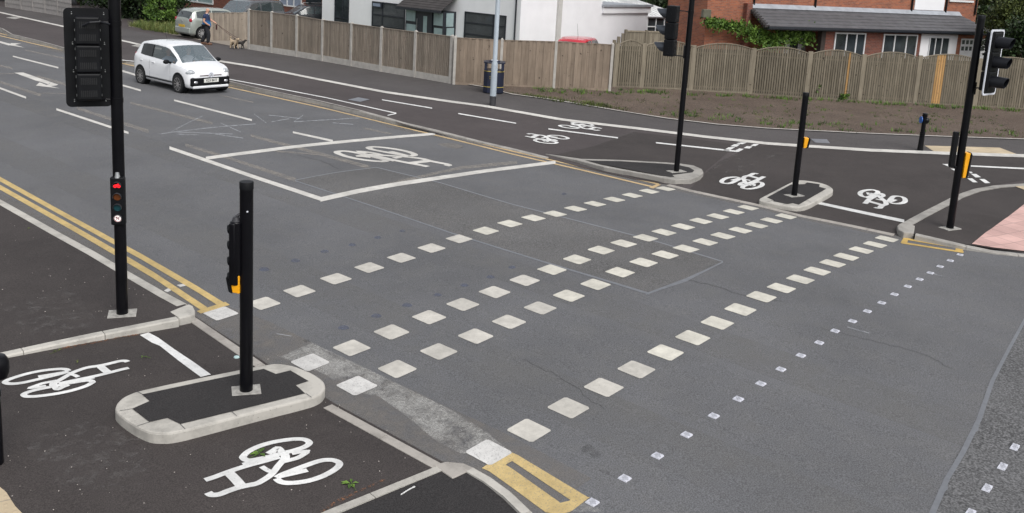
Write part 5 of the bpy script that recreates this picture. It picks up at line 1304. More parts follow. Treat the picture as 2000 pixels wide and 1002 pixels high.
# lean-to roof
ru0 = wcoord(eM, 1500, 50)[0]; ru1 = wcoord(eM, 1945, 60)[0]; RH = wcoord(off(mM, .0), 1700, 22)[1]-ezB-.0
tu0 = wcoord(mM, 1466, 15)[0]
m_ = MB(); RN = 6
for k in range(RN):
    f0, f1 = k/RN, (k+1)/RN; D0 = 1.74
    xa, xb = ru0+(tu0-ru0)*f0, ru0+(tu0-ru0)*f1
    ya, yb = ru1-.9*f0, ru1-.9*f1
    m_.add([(xa, -D0*f0, ezB+RH*f0+.03), (ya, -D0*f0, ezB+RH*f0+.03), (yb, -D0*f1, ezB+RH*f1), (xb, -D0*f1, ezB+RH*f1), (xa, -D0*f0, ezB+RH*f0-.01), (ya, -D0*f0, ezB+RH*f0-.01)], [(0, 1, 2, 3), (0, 4, 5, 1), (0, 3, 4), (1, 5, 2)], el, random.uniform(.9, 1.08))
ro = m_.build('roof', ROOFT, bh)
m_ = MB()
for k in range(9):        # verge tiles down the hip
    f = k/9; x = ru0+(tu0-ru0)*f; m_.box(x-.16, x+.1, -1.74*(f+.11), -1.74*f, ezB+RH*f-.05, ezB+RH*f+.07, el, .8)
m_.build('verge_tile', ROOFB, ro)
m_ = MB(); m_.add([(tu0-.05, -1.735, ezB+RH+.16), (ru1-.9, -1.735, ezB+RH+.16), (ru1-.9, -1.5, ezB+RH-.05), (tu0-.05, -1.5, ezB+RH-.05)], [(0, 1, 2, 3)], el); m_.build('flashing', LEAD, ro)
m_ = MB(); m_.box(ru0, ru1, .0, .12, ezB-.1, ezB+.01, el); m_.box(ru0, ru1, -.3, .0, ezB-.16, ezB-.02, el); m_.build('gutter', WINB, ro)
window(bh, wl, wM, 1631, 63, 1684, 122, WINW, GLASSD, bars=(.38, .7), fw=.07, label='white framed three light window at the left')
window(bh, wl, wM, 1726, 66, 1785, 122, WINW, GLASSD, bars=(.33, .68), fw=.07, label='white framed three light window in the middle')
# white panel with narrow window
a = wcoord(wM, 1800, 66); b = wcoord(wM, 1863, 120); m_ = MB(); m_.box(a[0], b[0], .0, .03, b[1], ezB-.1, wl); wp = m_.build('white_panel', RENDERW, bh)
wM2 = off(wM, .035); window(bh, T_ @ wM2, wM2, 1816, 72, 1848, 122, WINW, GLASSD, bars=(.3, .62), fw=.05, label='narrow white framed window in the white panel')
a = wcoord(wM, 1877, 75); b = wcoord(wM, 1925, 122); m_ = MB(); m_.box(a[0], b[0], .02, .06, b[1], a[1], wl); gd = m_.build('garage_door', WINW, bh, bevel=.01)
m_ = MB(); gw = (b[0]-a[0])
for k in range(7):
    for j in range(2): m_.box(a[0]+.05+gw*k/7.2, a[0]+.05+gw*(k+.7)/7.2, .0605, .063, a[1]-.3-.34*j, a[1]-.08-.34*j, wl)
m_.build('door_pane', GLASSD, gd)
# porch recess on the left: dark door and white frame
a = wcoord(mM, 1534, 70); b = wcoord(mM, 1562, 108); m_ = MB(); m_.box(a[0], b[0], .01, .06, b[1]-.6, a[1], ml); pdr = m_.build('porch_door', WINW, bh)
m_ = MB(); m_.box(a[0]+.28, b[0]-.25, .061, .066, b[1]-.6, a[1]-.1, ml); m_.build('door_pane', GLASSD, pdr)
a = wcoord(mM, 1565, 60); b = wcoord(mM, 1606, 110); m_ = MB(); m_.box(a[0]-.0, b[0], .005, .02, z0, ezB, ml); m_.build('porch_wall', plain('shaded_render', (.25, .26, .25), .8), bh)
m_ = MB(); a = wcoord(wM, 1604, 80)[0]; m_.box(a, lu0-.003, -.3, 0, z0, ezB-.12, wl); m_.build('porch_post', plain('dark_timber', (.04, .03, .025), .8), bh)
# upper storey details: downpipes and white panels
m_ = MB()
for x in (1591, 1780, 1847, 1905): q = wcoord(mM, x, 10)[0]; m_.cyl((q, .06, ezB+RH+.02), (q, .06, 6.5), .05, .05, 8, M=ml)
q = wcoord(mM, 1472, 3)[0]; m_.cyl((q, .06, ezB+RH+.1), (q, .06, 6.5), .04, .04, 8, M=ml); m_.build('downpipe', BLACKM, bh, smooth=True)
a = wcoord(mM, 1783, 21); b = wcoord(mM, 1843, 21); m_ = MB(); m_.box(a[0]+.05, b[0]-.05, .0, .04, ezB+RH+.18, 6.4, ml); m_.build('white_panel', RENDERW, bh)
a = wcoord(mM, 1853, 3); b = wcoord(mM, 1900, 3); m_ = MB(); m_.box(a[0], b[0], .0, .08, a[1], a[1]+.1, ml); m_.build('window_sill', WINW, bh)
m_ = MB(); a = wcoord(off(mM, .3), 1380, 20); Ml = T_ @ off(mM, .3); m_.box(a[0]-.3, a[0]+.15, .0, .2, a[1]-.35, a[1]+.05, Ml @ Matrix.Rotation(.0, 4, 'Z')); m_.build('wall_lamp', plain('lamp_olive', (.10, .10, .07), .6), bh, bevel=.03)
# ivy
iv = empty('ivy', (E0.x, E0.y, 0), 'bright green creeper trailing over the brick corner and porch', 'creeper')
path = [(1380, 41), (1400, 45), (1425, 48), (1450, 55), (1475, 66), (1495, 75), (1510, 80), (1530, 68), (1560, 66), (1588, 68)]
pts = []; tn = []
for i in range(len(path)-1):
    for k in range(470):
        t = random.random(); x = path[i][0]*(1-t)+path[i+1][0]*t; y = path[i][1]*(1-t)+path[i+1][1]*t
        far = x < 1455; w_ = 4+5*(x > 1440)+3*(x > 1480)
        y += random.gauss(0, 1)*w_*.8 + (abs(random.gauss(0, 6)) if random.random() < .3 else 0); x += random.gauss(0, 4)
        q = UX(x, y, off(mM, .45 if far else 1.3).translation, (mM.col[1][0], mM.col[1][1]))
        pts.append(np.array(q)-np.array([E0.x, E0.y, 0])+rng.normal(size=3)*.05); tn.append(min(1, max(0, .55+.25*math.sin(x*.3)+random.gauss(0, .25))))
foliage_mesh('leaves', np.array(pts), .085, LEAFB, iv, tones=np.array(tn))
m_ = MB(); pz_ = [Vector(UX(x, y, off(mM, .4 if x < 1455 else 1.25).translation, (mM.col[1][0], mM.col[1][1])))-Vector((E0.x, E0.y, 0)) for x, y in path]; m_.tube(pz_, .015, 6); m_.build('stem', BARK, iv)
# bushes on the right and behind
for (x, y, d, rx_, rz_, lb, mt) in ((1985, 50, 47, 1.3, 1.5, 'olive leaved bush at the right end of the brick house', LEAFO), (2010, 95, 44, 1.7, 1.3, 'dark bush behind the right hand signal head', LEAF), (1935, 12, 60, 2.6, 2.0, 'pale green tree beyond the brick house end', LEAFO), (2000, 10, 58, 2.6, 2.2, 'yellow green tree at the top right corner', LEAFO), (1985, 60, 54, 2.4, 2.4, 'dense dark tree behind the olive bush', LEAF)):
    dd = F_ + R_*(x-CX)/FPX + D_*(y-CY)/FPX; P = O+dd*d
    tree('garden_bush' if d < 50 else 'garden_tree', P[0], P[1], rx_, rx_, rz_, P[2]+.2, lb, 'bush' if d < 50 else 'tree', mt, 70, 120, .5, .09 if d < 50 else .12)
dd = F_ + R_*(1284-CX)/FPX + D_*(4-CY)/FPX; P = O+dd*60
tree('garden_tree', P[0], P[1], 2.2, 2.2, 2., P[2]+.2, 'dark green tree between the conservatory and the brick house', 'tree', LEAF, 60, 120, .6, .12)
for i, (x, y) in enumerate(((52, 44), (62, 36), (72, 24), (60, 5))):
    tree('background_tree', x, y, 5, 5, 4, 4.2, ['dark tree mass behind the white house', 'dark tree mass behind the conservatory', 'dark tree mass behind the brick house', 'dark tree mass beyond the right hand corner'][i], 'tree', LEAF, 90, 80, 1.4, .28)

# ------------------------------------------------------------------ left brick house
XL = 29.0; lhM = wallM((XL, 60), (0, -1)); lh = empty('brick_bungalow', (XL, 45, 0), 'dark red brick house with white windows behind the parked cars', 'house')
TL = Matrix.Translation((-XL, -45, 0)); ll = TL @ lhM
a0 = wcoord(lhM, 350, 40)[0]; a1 = wcoord(lhM, 640, 40)[0]
b_ = MB(); b_.box(a0, a1, -5, 0, z0, 5.5, ll); b_.build('wall', BRICK2, lh, uv=((0, 1), 0))
def win2(x0, y0, x1, y1, mat, bars, lb):
    window(lh, ll, lhM, x0, y0, x1, y1, WINW, mat, bars=bars, fw=.09, label=lb)
win2(353, -30, 417, 9.5, GLASSL, (.52,), 'wide white window above the silver hatchback')
win2(547, -30, 590, 16, CURTAIN, (.35, .65), 'white window with blue grey curtains above the black estate car')
m_ = MB(); a = wcoord(lhM, 598, 0); b = wcoord(lhM, 628, 15); m_.box(a[0], b[0], .0, .03, b[1]-.1, b[1]+2.5, ll); m_.build('dark_doorway', GLASSD, lh)
m_ = MB(); a = wcoord(lhM, 537, 0); b = wcoord(lhM, 543, 22); m_.box(a[0], b[0], .0, .05, b[1]-1, b[1]+2.5, ll); m_.build('timber_post', NEWWOOD, lh)

# ------------------------------------------------------------------ vehicles
TYRE = plain('tyre_rubber', (.014, .014, .015), .8, .2, 10); RIM = plain('dark_alloy', (.30, .29, .29), .4, .1, 10, metal=.4); RIML = plain('silver_alloy', (.55, .55, .56), .35, .1, 10, metal=.3)
def carglass(name, tint, alpha):
    mt, n, b = newmat(name); b.inputs['Base Color'].default_value = (*tint, 1); b.inputs['Roughness'].default_value = .05; b.inputs['Alpha'].default_value = alpha; b.inputs['Specular IOR Level'].default_value = 1.; b.inputs['Coat Weight'].default_value = .6; return mt
WSG = carglass('windscreen_glass', (.20, .25, .28), .5); SIDEG = carglass('side_glass', (.06, .08, .085), .6); TINT = plain('tinted_glass', (.012, .013, .015), .2, .1, 3, spec=.35)
CHROME = plain('chrome', (.7, .7, .72), .15, .05, 5, metal=.9); LAMPG = plain('headlamp_glass', (.36, .38, .40), .12, .5, 14); TAIL = plain('tail_lamp', (.35, .012, .03), .2, .2, 12); PLATEW = plain('plate_white', (.72, .72, .68), .5, .03); PLATEY = plain('plate_yellow', (.6, .38, .03), .5, .05)
def interp(tab, y):
    if y <= tab[0][0]: return tab[0][1:]
    for a, b in zip(tab[:-1], tab[1:]):
        if y <= b[0]:
            t = (y-a[0])/(b[0]-a[0]); return tuple(p*(1-t)+q*t for p, q in zip(a[1:], b[1:]))
    return tab[-1][1:]
def car(name, loc, rz, label, paintm, tab, wins, wf, wr, wheel_r=.3, trackx=.73, rim=RIM, cat='car', ws=None, rw=None, extras=None):
    root = empty(name, loc, label, cat, rz=rz)
    ys = set(); 
    for r in tab: ys.add(r[0])
    for a, b, _ in wins: ys.add(a); ys.add(b)
    ys = sorted(ys); fine = []
    for a, b in zip(ys[:-1], ys[1:]):
        n = max(1, int(math.ceil((b-a)/.09)))
        fine += [a+(b-a)*k/n for k in range(n)]
    fine.append(ys[-1]); NV = 15
    def section(y):
        zl, w_, zb_, zt_, wt = interp(tab, y)
        g_ = zt_-.05
        pts = [(0, zl), (w_*.86, zl), (w_*.97, zl+.05), (w_, zl+.16), (w_*1.005, zl+(zb_-zl)*.5), (w_*.992, zb_-.12), (w_*.965, zb_-.03), (w_*.945, zb_)]
        x0, z0_ = w_*.945, zb_; x1, z1 = wt+.02, max(g_, zb_+.004)
        pts += [(x0+(x1-x0)*.08, z0_+(z1-z0_)*.08), (x0+(x1-x0)*.9+.004, z0_+(z1-z0_)*.9), (x1, z1), (wt*.93, zt_-.012), (wt*.7, zt_+.004), (wt*.35, zt_+.014), (0, zt_+.018)]
        return pts
    V_ = []; 
    for y in fine: V_.append(section(y))
    groups = {'body': MB(), 'windscreen': MB(), 'rear_window': MB(), 'side_window': MB(), 'tinted_window': MB(), 'pillar': MB()}
    for i in range(len(fine)-1):
        yc = (fine[i]+fine[i+1])/2
        for j in range(NV-1):
            g_ = 'body'
            if j >= 10 and ws and ws[0] < yc < ws[1] and j > 10-0: g_ = 'windscreen'
            elif j >= 10 and rw and rw[0] < yc < rw[1]: g_ = 'rear_window'
            elif j == 8:
                for a, b, kind in wins:
                    if a < yc < b: g_ = kind
            for sgn in (1, -1):
                q = [(sgn*V_[i][j][0], fine[i], V_[i][j][1]), (sgn*V_[i][j+1][0], fine[i], V_[i][j+1][1]), (sgn*V_[i+1][j+1][0], fine[i+1], V_[i+1][j+1][1]), (sgn*V_[i+1][j][0], fine[i+1], V_[i+1][j][1])]
                if j == 0 and sgn == -1: pass
                groups[g_].add(q, [(0, 1, 2, 3) if sgn == 1 else (3, 2, 1, 0)])
    for yi in (0, -1):
        q = V_[yi]; P = [(x, fine[yi], z) for x, z in q]+[(-x, fine[yi], z) for x, z in q[-2:0:-1]]; groups['body'].add(P, [tuple(range(len(P)))])
    for k, mt in (('body', paintm), ('windscreen', WSG), ('rear_window', SIDEG), ('side_window', SIDEG), ('tinted_window', TINT), ('pillar', BLACKM)):
        if not groups[k].v: continue
        o = groups[k].build('window' if k in ('side_window', 'tinted_window') else k, mt, root)
        bm = bmesh.new(); bm.from_mesh(o.data); bmesh.ops.remove_doubles(bm, verts=bm.verts, dist=.0005); bmesh.ops.recalc_face_normals(bm, faces=bm.faces); bm.to_mesh(o.data); bm.free()
        for p in o.data.polygons: p.use_smooth = True
        try: o.data.set_sharp_from_angle(angle=rad(50))
        except Exception: pass
    for y in (wf, wr):
        for sx_ in (1, -1):
            w_ = interp(tab, y)[1]
            a = MB(); a.cyl((sx_*(w_-.2), y, wheel_r+.03), (sx_*(w_+.014), y, wheel_r+.03), wheel_r+.045, wheel_r+.045, 32); a.build('wheel_arch', BLACKM, root)
            t = MB(); M = Matrix.Translation((sx_*(w_+.026-.1), y, wheel_r)) @ Matrix.Rotation(rad(90*sx_), 4, 'Y')
            R = wheel_r; t.lathe([(R*.7, -.1), (R*.93, -.1), (R, -.07), (R, .07), (R*.94, .1), (R*.72, .105), (R*.7, .09)], n=32, M=M); to = t.build('tyre', TYRE, root, smooth=True)
            d = MB(); d.lathe([(R*.72, .07), (R*.72, .085), (R*.66, .086), (R*.64, .06), (.01, .055)], n=32, M=M); d.build('rim_back', BLACKM, to)
            s = MB(); ns_ = 5
            for k in range(ns_):
                for dd_ in (-.14, .14):
                    an = 2*math.pi*k/ns_; Mk = M @ Matrix.Rotation(an, 4, 'Z')
                    s.add([(.0, -.018, .09), (.0, .018, .09), (R*.68, dd_*R*1.6+.014, .1), (R*.68, dd_*R*1.6-.014, .1)], [(0, 1, 2, 3)], Mk)
            s.cyl((0, 0, .088), (0, 0, .1), R*.15, R*.13, 12, M=M)
            n_ = 32
            vs = [((R*.70 if q else R*.64)*math.cos(2*math.pi*k/n_), (R*.70 if q else R*.64)*math.sin(2*math.pi*k/n_), .1) for k in range(n_) for q in (0, 1)]
            s.add(vs, [(2*k, 2*k+1, (2*k+3) % (2*n_), (2*k+2) % (2*n_)) for k in range(n_)], M); s.build('rim', rim, to)
    # interior
    s = MB(); wI = interp(tab, 0)[1]
    s.box(-wI*.86, wI*.86, fine[0]+.3, fine[-1]-.9, .3, .62); 
    for sx_ in (-1, 1): s.box(sx_*.36-.22, sx_*.36+.22, -.45, -.3, .5, 1.12); s.box(sx_*.36-.1, sx_*.36+.1, -.45, -.36, 1.14, 1.3)
    s.box(-wI*.8, wI*.8, -1.2, -1.08, .5, 1.0); s.box(-wI*.85, wI*.85, .55, fine[-1]-.95, .6, .86); s.build('interior', DGREY, root)
    return root
CARW = plain('white_car_paint', (.74, .75, .77), .22, .02, 3, coat=.6)
# the white hatchback on the road
fr = U(350, 181, hr); rr_ = U(277, 163, hr); fl = U(447, 178, hr)
dirv = (fr-rr_); dirv.z = 0; WB = dirv.length; dirv.normalize(); ang = math.atan2(dirv.y, dirv.x)-math.pi/2
sdv = Vector((dirv.y, -dirv.x, 0)); 
if sdv.dot(fl-fr) < 0: sdv = -sdv
halfw = .80
mid = (fr+rr_)/2 + sdv*(halfw-.02); 
carz = (hr(mid.x, 0))
UPT = [(-1.80, .34, .66, .84, .88, .52), (-1.77, .24, .73, .92, 1.02, .56), (-1.70, .20, .78, .99, 1.16, .575), (-1.58, .19, .80, 1.01, 1.33, .585), (-1.42, .19, .815, 1.01, 1.42, .60), (-1.0, .19, .82, .965, 1.485, .62), (-.3, .19, .82, .94, 1.495, .62), (.2, .19, .82, .92, 1.47, .61), (.42, .19, .82, .91, 1.42, .60), (.8, .19, .82, .90, 1.19, .61), (1.13, .19, .82, .885, .965, .66), (1.35, .19, .81, .85, .90, .64), (1.55, .20, .78, .80, .84, .60), (1.68, .20, .74, .74, .78, .56), (1.76, .22, .66, .64, .68, .50), (1.80, .30, .58, .54, .57, .44)]
sc_ = WB/2.42
cr_ = car('white_hatchback', (mid.x, mid.y, carz), ang, 'small white hatchback driving towards the viewer in the far lane', CARW, UPT, [(-1.28, -.55, 'tinted_window'), (-.47, .95, 'side_window'), (-.55, -.47, 'pillar')], 1.21, -1.21, .3, rim=RIM, ws=(.42, 1.13), rw=(-1.77, -1.6))
cr_.scale = (1.0, min(sc_, 1.06), 1.0)
b_ = MB()   # black lower grille
b_.box(-.69, .69, 1.50, 1.825, .27, .55); b_.build('grille', BLACKM, cr_, bevel=.05)
b_ = MB(); b_.box(-.64, .64, 1.66, 1.83, .20, .29); b_.build('bumper_lip', CARW, cr_, bevel=.03)
b_ = MB(); b_.box(-.60, .60, 1.60, 1.79, .14, .2); b_.build('splitter', BLACKM, cr_, bevel=.02)
b_ = MB(); b_.box(-.38, .38, 1.775, 1.815, .595, .615); b_.build('grille_strip', plain('strip_dark', (.06, .02, .02), .3), cr_)
b_ = MB(); Mb = Matrix.Translation((0, 1.815, .62)) @ Matrix.Rotation(rad(-90), 4, 'X')
b_.lathe([(.085, 0), (.085, .012), (.07, .014), (.068, .008), (.005, .008)], n=24, M=Mb); bo = b_.build('badge', METALW, cr_, smooth=True)
Mg = frameM((0, 1.829, .62), (0, 1, 0)); b_ = MB()
bar(b_, (-.04, .055), (0, .01), .009, Mg, .0); bar(b_, (.04, .055), (0, .01), .009, Mg, .0005)
for a, b in (((-.058, .02), (-.03, -.055)), ((-.03, -.055), (0, -.005)), ((0, -.005), (.03, -.055)), ((.03, -.055), (.058, .02))): bar(b_, a, b, .009, Mg, .001)
b_.build('badge_letters', BLACKM, bo)
for sx_ in (-1, 1):
    b_ = MB(); b_.ell((sx_*.60, 1.58, .69), .165, .175, .10, M=Matrix.Identity(4)); hl = b_.build('headlight', LAMPG, cr_, smooth=True)
    b_ = MB(); b_.ell((sx_*.56, 1.70, .70), .05, .045, .05); b_.build('headlight_lens', CHROME, hl, smooth=True)
    b_ = MB(); b_.ell((sx_*.54, 1.815, .40), .075, .03, .05); b_.build('fog_light', CHROME, cr_, smooth=True)
    b_ = MB(); b_.ell((sx_*.93, .70, .96), .11, .06, .07); b_.box(sx_*.80-.03, sx_*.80+.03, .68, .74, .90, .96); b_.build('mirror', BLACKM, cr_, smooth=True)
    b_ = MB(); b_.box(sx_*.8235, sx_*.83, -.86, .84, .30, .335); b_.box(sx_*.8235, sx_*.829, -.86, .84, .345, .355); b_.build('side_stripe', BLACKM, cr_)
    for y in (-1.2, -.42): b_ = MB(); b_.box(sx_*.80, sx_*.838, y, y+.16, .82, .85); b_.build('door_handle', CARW, cr_, bevel=.01)
    b_ = MB(); b_.box(sx_*.8215, sx_*.8235, -.6, -.594, .32, .9); b_.box(sx_*.8215, sx_*.8235, .72, .726, .32, .86); b_.build('door_gap', DGREY, cr_)
    b_ = MB(); b_.ell((sx_*.66, -1.74, .85), .08, .06, .2); b_.build('tail_light', TAIL, cr_, smooth=True)
b_ = MB(); b_.box(-.26, .26, 1.815, 1.84, .385, .505); pl = b_.build('number_plate', PLATEW, cr_)
tc = bpy.data.curves.new('t', 'FONT'); tc.body = 'X23 BHT'; tc.size = .105; tc.align_x = 'CENTER'; tc.align_y = 'CENTER'; tc.extrude = .001; tc.offset = .0015
to = bpy.data.objects.new('t', tc); C.objects.link(to); dg = bpy.context.evaluated_depsgraph_get(); me = bpy.data.meshes.new_from_object(to.evaluated_get(dg)); bpy.data.objects.remove(to)
me.materials.clear(); me.materials.append(BLACKM)
tx = bpy.data.objects.new('plate_lettering', me); C.objects.link(tx); tx.parent = pl; tx.location = (0, 1.843, .445); tx.rotation_euler = (rad(90), 0, rad(180))
b_ = MB(); b_.cyl((0, -.9, 1.49), (0, -1.05, 1.72), .006, .003, 6); b_.build('aerial', BLACKM, cr_)
b_ = MB(); b_.box(-.5, .0, .75, 1.05, .905, .91); 
SKIN = plain('skin', (.52, .29, .20), .55, .08, 8); WHS = plain('white_shirt', (.6, .62, .66), .8)
def occupant(x, y, label, top, par, hair=True):
    o = empty('person', (0, 0, 0), label, 'person')
    M = par.matrix_basis @ Matrix.Diagonal((1, 1/par.scale[1], 1, 1))
    bpy.context.view_layer.update()
    o.location = par.location; o.rotation_euler = par.rotation_euler
    s = MB()
    prof = [(.10, .5), (.17, .52), (.18, .7), (.20, .88), (.19, .96), (.12, 1.02), (.06, 1.04)]
    b = MB(); n = 16; vs = []; fs = []
    for r, z in prof:
        for i in range(n): t = 2*math.pi*i/n; vs.append((x+r*math.cos(t)*1.05, y+r*.6*math.sin(t)-(z-.5)*.18, z))
    for k in range(len(prof)-1): fs += [(k*n+i, k*n+(i+1) % n, (k+1)*n+(i+1) % n, (k+1)*n+i) for i in range(n)]
    b.add(vs, fs)
    for sx_ in (-1, 1): b.cyl((x+sx_*.2, y-.08, .93), (x+sx_*.22, y+.2, .76), .055, .045, 10); b.cyl((x+sx_*.22, y+.2, .76), (x+sx_*.12, y+.42, .88), .045, .035, 10)
    b.build('shirt', top, o, smooth=True)
    h_ = MB(); h_.ell((x, y-.08, 1.19), .078, .095, .115); h_.cyl((x, y-.09, 1.02), (x, y-.09, 1.12), .05, .05, 12); h_.ell((x, y+.02, 1.18), .014, .02, .02)
    for sx_ in (-1, 1): h_.ell((x+sx_*.078, y-.09, 1.185), .012, .02, .03); h_.ell((x+sx_*.12, y+.44, .89), .035, .04, .035)
    h_.build('head', SKIN, o, smooth=True)
    if hair: k_ = MB(); k_.ell((x, y-.105, 1.215), .086, .095, .105); k_.build('hair', plain('grey_hair', (.35, .33, .3), .8), o, smooth=True)
occupant(-.36, -.1, 'driver in a white top behind the windscreen of the white hatchback', WHS, cr_)
occupant(.36, -.1, 'front passenger in a pale blue top seen through the side window', plain('pale_blue_shirt', (.3, .38, .5), .8), cr_)
b_ = MB()
for k in range(20):
    pass
# steering wheel
t_ = MB(); Mw = Matrix.Translation((-.36, .38, .92)) @ Matrix.Rotation(rad(65), 4, 'X')
for k in range(20):
    a, b = 2*math.pi*k/20, 2*math.pi*(k+1)/20; t_.cyl((.17*math.cos(a), .17*math.sin(a), 0), (.17*math.cos(b), .17*math.sin(b), 0), .014, .014, 6, M=Mw)
t_.cyl((-.16, 0, 0), (.16, 0, 0), .014, .014, 6, M=Mw); t_.build('steering_wheel', BLACKM, cr_)

# silver hatchback, parked nose away
SILV = plain('silver_green_paint', (.36, .39, .36), .25, .03, 3, metal=.3, coat=.5)
rn = U(393, 76.5, hp); HT = [(a, b, c, d, e_, f) for a, b, c, d, e_, f in UPT]
cw = car('silver_hatchback', (rn.x+1.25, rn.y+.82, -.2+.1), rad(-90), 'silver hatchback parked tail out on the drive behind the dog walker', SILV, HT, [(-1.42, -.62, 'side_window'), (-.56, .98, 'side_window')], 1.2, -1.2, .29, rim=RIML, ws=(.42, 1.13), rw=(-1.77, -1.6))
for sx_ in (-1, 1): b_ = MB(); b_.ell((sx_*.68, -1.73, .92), .11, .07, .10); b_.build('tail_light', TAIL, cw, smooth=True)
b_ = MB(); b_.box(-.27, .27, -1.845, -1.825, .56, .68); b_.build('number_plate', PLATEY, cw); b_ = MB(); b_.box(-.70, .70, -1.83, -1.72, .26, .56); b_.build('bumper', SILV, cw, bevel=.05)
b_ = MB(); Mb = Matrix.Translation((0, -1.80, .84)) @ Matrix.Rotation(rad(90), 4, 'X'); b_.lathe([(.05, 0), (.05, .01), (.01, .012)], n=16, M=Mb); b_.build('badge', CHROME, cw)
b_ = MB(); b_.tube([(0, -1.72, 1.12), (-.3, -1.66, 1.28)], .01, 6); b_.build('rear_wiper', BLACKM, cw)
# black SUV nose out
SUVT = [(-2.3, .5, .82, 1.05, 1.1, .7), (-2.2, .4, .9, 1.15, 1.6, .72), (-2.0, .38, .92, 1.18, 1.78, .74), (-1.0, .36, .93, 1.18, 1.82, .75), (.2, .36, .93, 1.14, 1.80, .74), (.5, .36, .93, 1.13, 1.74, .74), (1.25, .36, .93, 1.12, 1.2, .78), (1.6, .36, .92, 1.1, 1.14, .76), (2.15, .38, .88, 1.02, 1.06, .70), (2.3, .45, .8, .85, .9, .6)]
DARKP = plain('dark_grey_paint', (.11, .115, .125), .2, .05, 3, metal=.4, coat=.5)
def place_roof(x, y, zr):     # where the sight line reaches height zr
    d = F_ + R_*(x-CX)/FPX + D_*(y-CY)/FPX; return O + d*((zr-O[2])/d[2])
q = place_roof(482, 0, 1.7)
sv_ = car('dark_suv', (q[0], q[1], -.1), rad(108), 'dark grey off-road car parked nose out behind the silver hatchback', DARKP, SUVT, [(-2.0, -1.2, 'side_window'), (-1.1, -.2, 'side_window'), (-.1, 1.05, 'side_window')], 1.45, -1.4, .37, ws=(.5, 1.25), rw=(-2.2, -2.0), rim=RIML)
for sx_ in (-1, 1): b_ = MB(); b_.ell((sx_*1.02, .95, 1.2), .12, .07, .09); b_.build('mirror', DARKP, sv_, smooth=True)
q = place_roof(604, 9, 1.38)
EST = [(-2.2, .35, .7, .85, .9, .55), (-2.1, .25, .8, .98, 1.25, .58), (-1.9, .22, .86, 1.0, 1.42, .62), (-.8, .2, .88, .98, 1.5, .64), (.2, .2, .88, .96, 1.47, .63), (.4, .2, .88, .95, 1.43, .62), (1.15, .2, .87, .93, 1.0, .68), (1.6, .22, .84, .88, .93, .62), (2.1, .25, .75, .7, .75, .55), (2.2, .35, .6, .55, .6, .45)]
es = car('black_estate', (q[0], q[1], -.1), rad(76), 'black estate car with roof rails showing above the closeboard fence', plain('black_car_paint', (.015, .017, .02), .2, .05, 3, coat=.6), EST, [(-1.8, -1.0, 'side_window'), (-.9, -.05, 'side_window'), (.03, .9, 'side_window')], 1.35, -1.35, .32, ws=(.4, 1.15), rw=(-2.1, -1.9))
for sx_ in (-1, 1): b_ = MB(); b_.tube([(sx_*.58, -1.6, 1.47), (sx_*.58, -1.5, 1.55), (sx_*.58, .1, 1.55), (sx_*.58, .2, 1.49)], .018, 8); b_.build('roof_rail', STEEL if sx_ > 0 else BLACKM, es, smooth=True)
b_ = MB()
for y in (-1.1, -.2): b_.tube([(-.58, y, 1.56), (.58, y, 1.56)], .022, 8)
b_.build('roof_bar', BLACKM, es, smooth=True)
q = place_roof(1148, 80, 1.25)
rc = car('red_car', (q[0]+.3, q[1]+.6, -.1), rad(-70), 'red car whose roof just shows above the brown garden fence', plain('red_car_paint', (.45, .02, .035), .2, .05, 3, coat=.6), UPT, [(-1.42, -.62, 'side_window'), (-.56, .98, 'side_window')], 1.2, -1.2, .29, ws=(.42, 1.13), rw=(-1.77, -1.6))
b_ = MB(); b_.cyl((0, -.5, 1.5), (0, -.75, 2.1), .008, .004, 6); b_.build('aerial', BLACKM, rc)

# ------------------------------------------------------------------ people and dogs (grown from joint skeletons)
def skin(name, verts, edges, radii, mat, parent, root=0, sub=1):
    me = bpy.data.meshes.new(name); me.from_pydata(verts, edges, []); me.materials.append(mat)
    o = bpy.data.objects.new(name, me); C.objects.link(o); o.parent = parent
    md = o.modifiers.new('skin', 'SKIN'); md.use_smooth_shade = True
    if not me.skin_vertices:
        pass
    for i, sv in enumerate(me.skin_vertices[0].data):
        r = radii[i]; sv.radius = r if isinstance(r, tuple) else (r, r); sv.use_root = (i == root)
    if sub: s = o.modifiers.new('sub', 'SUBSURF'); s.levels = sub; s.render_levels = sub
    # bake the grown surface
    dg = bpy.context.evaluated_depsgraph_get(); m2 = bpy.data.meshes.new_from_object(o.evaluated_get(dg)); o.modifiers.clear(); o.data = m2
    if not m2.materials: m2.materials.append(mat)
    return o
def shirtmat():
    mt, n, b = newmat('blue_graded_shirt'); c = coords(n); s = N(n, 'ShaderNodeSeparateXYZ'); n.links.new(c, s.inputs[0])
    mr = N(n, 'ShaderNodeMapRange'); mr.inputs['From Min'].default_value = .98; mr.inputs['From Max'].default_value = 1.18; n.links.new(s.outputs['Z'], mr.inputs['Value'])
    k = mix(n, (.02, .19, .48), (.014, .03, .085), mr.outputs[0]); n.links.new(k, b.inputs['Base Color']); b.inputs['Roughness'].default_value = .8; return mt
Pm = U(403, 87.5, hp); hd_ = Vector((.72, -.69, 0)); mang = math.atan2(hd_.y, hd_.x)
man = empty('person', (Pm.x, Pm.y, hp(Pm.x, Pm.y)+.012), 'bald man in a navy and blue shirt and black trousers walking two dogs', 'person', rz=mang)
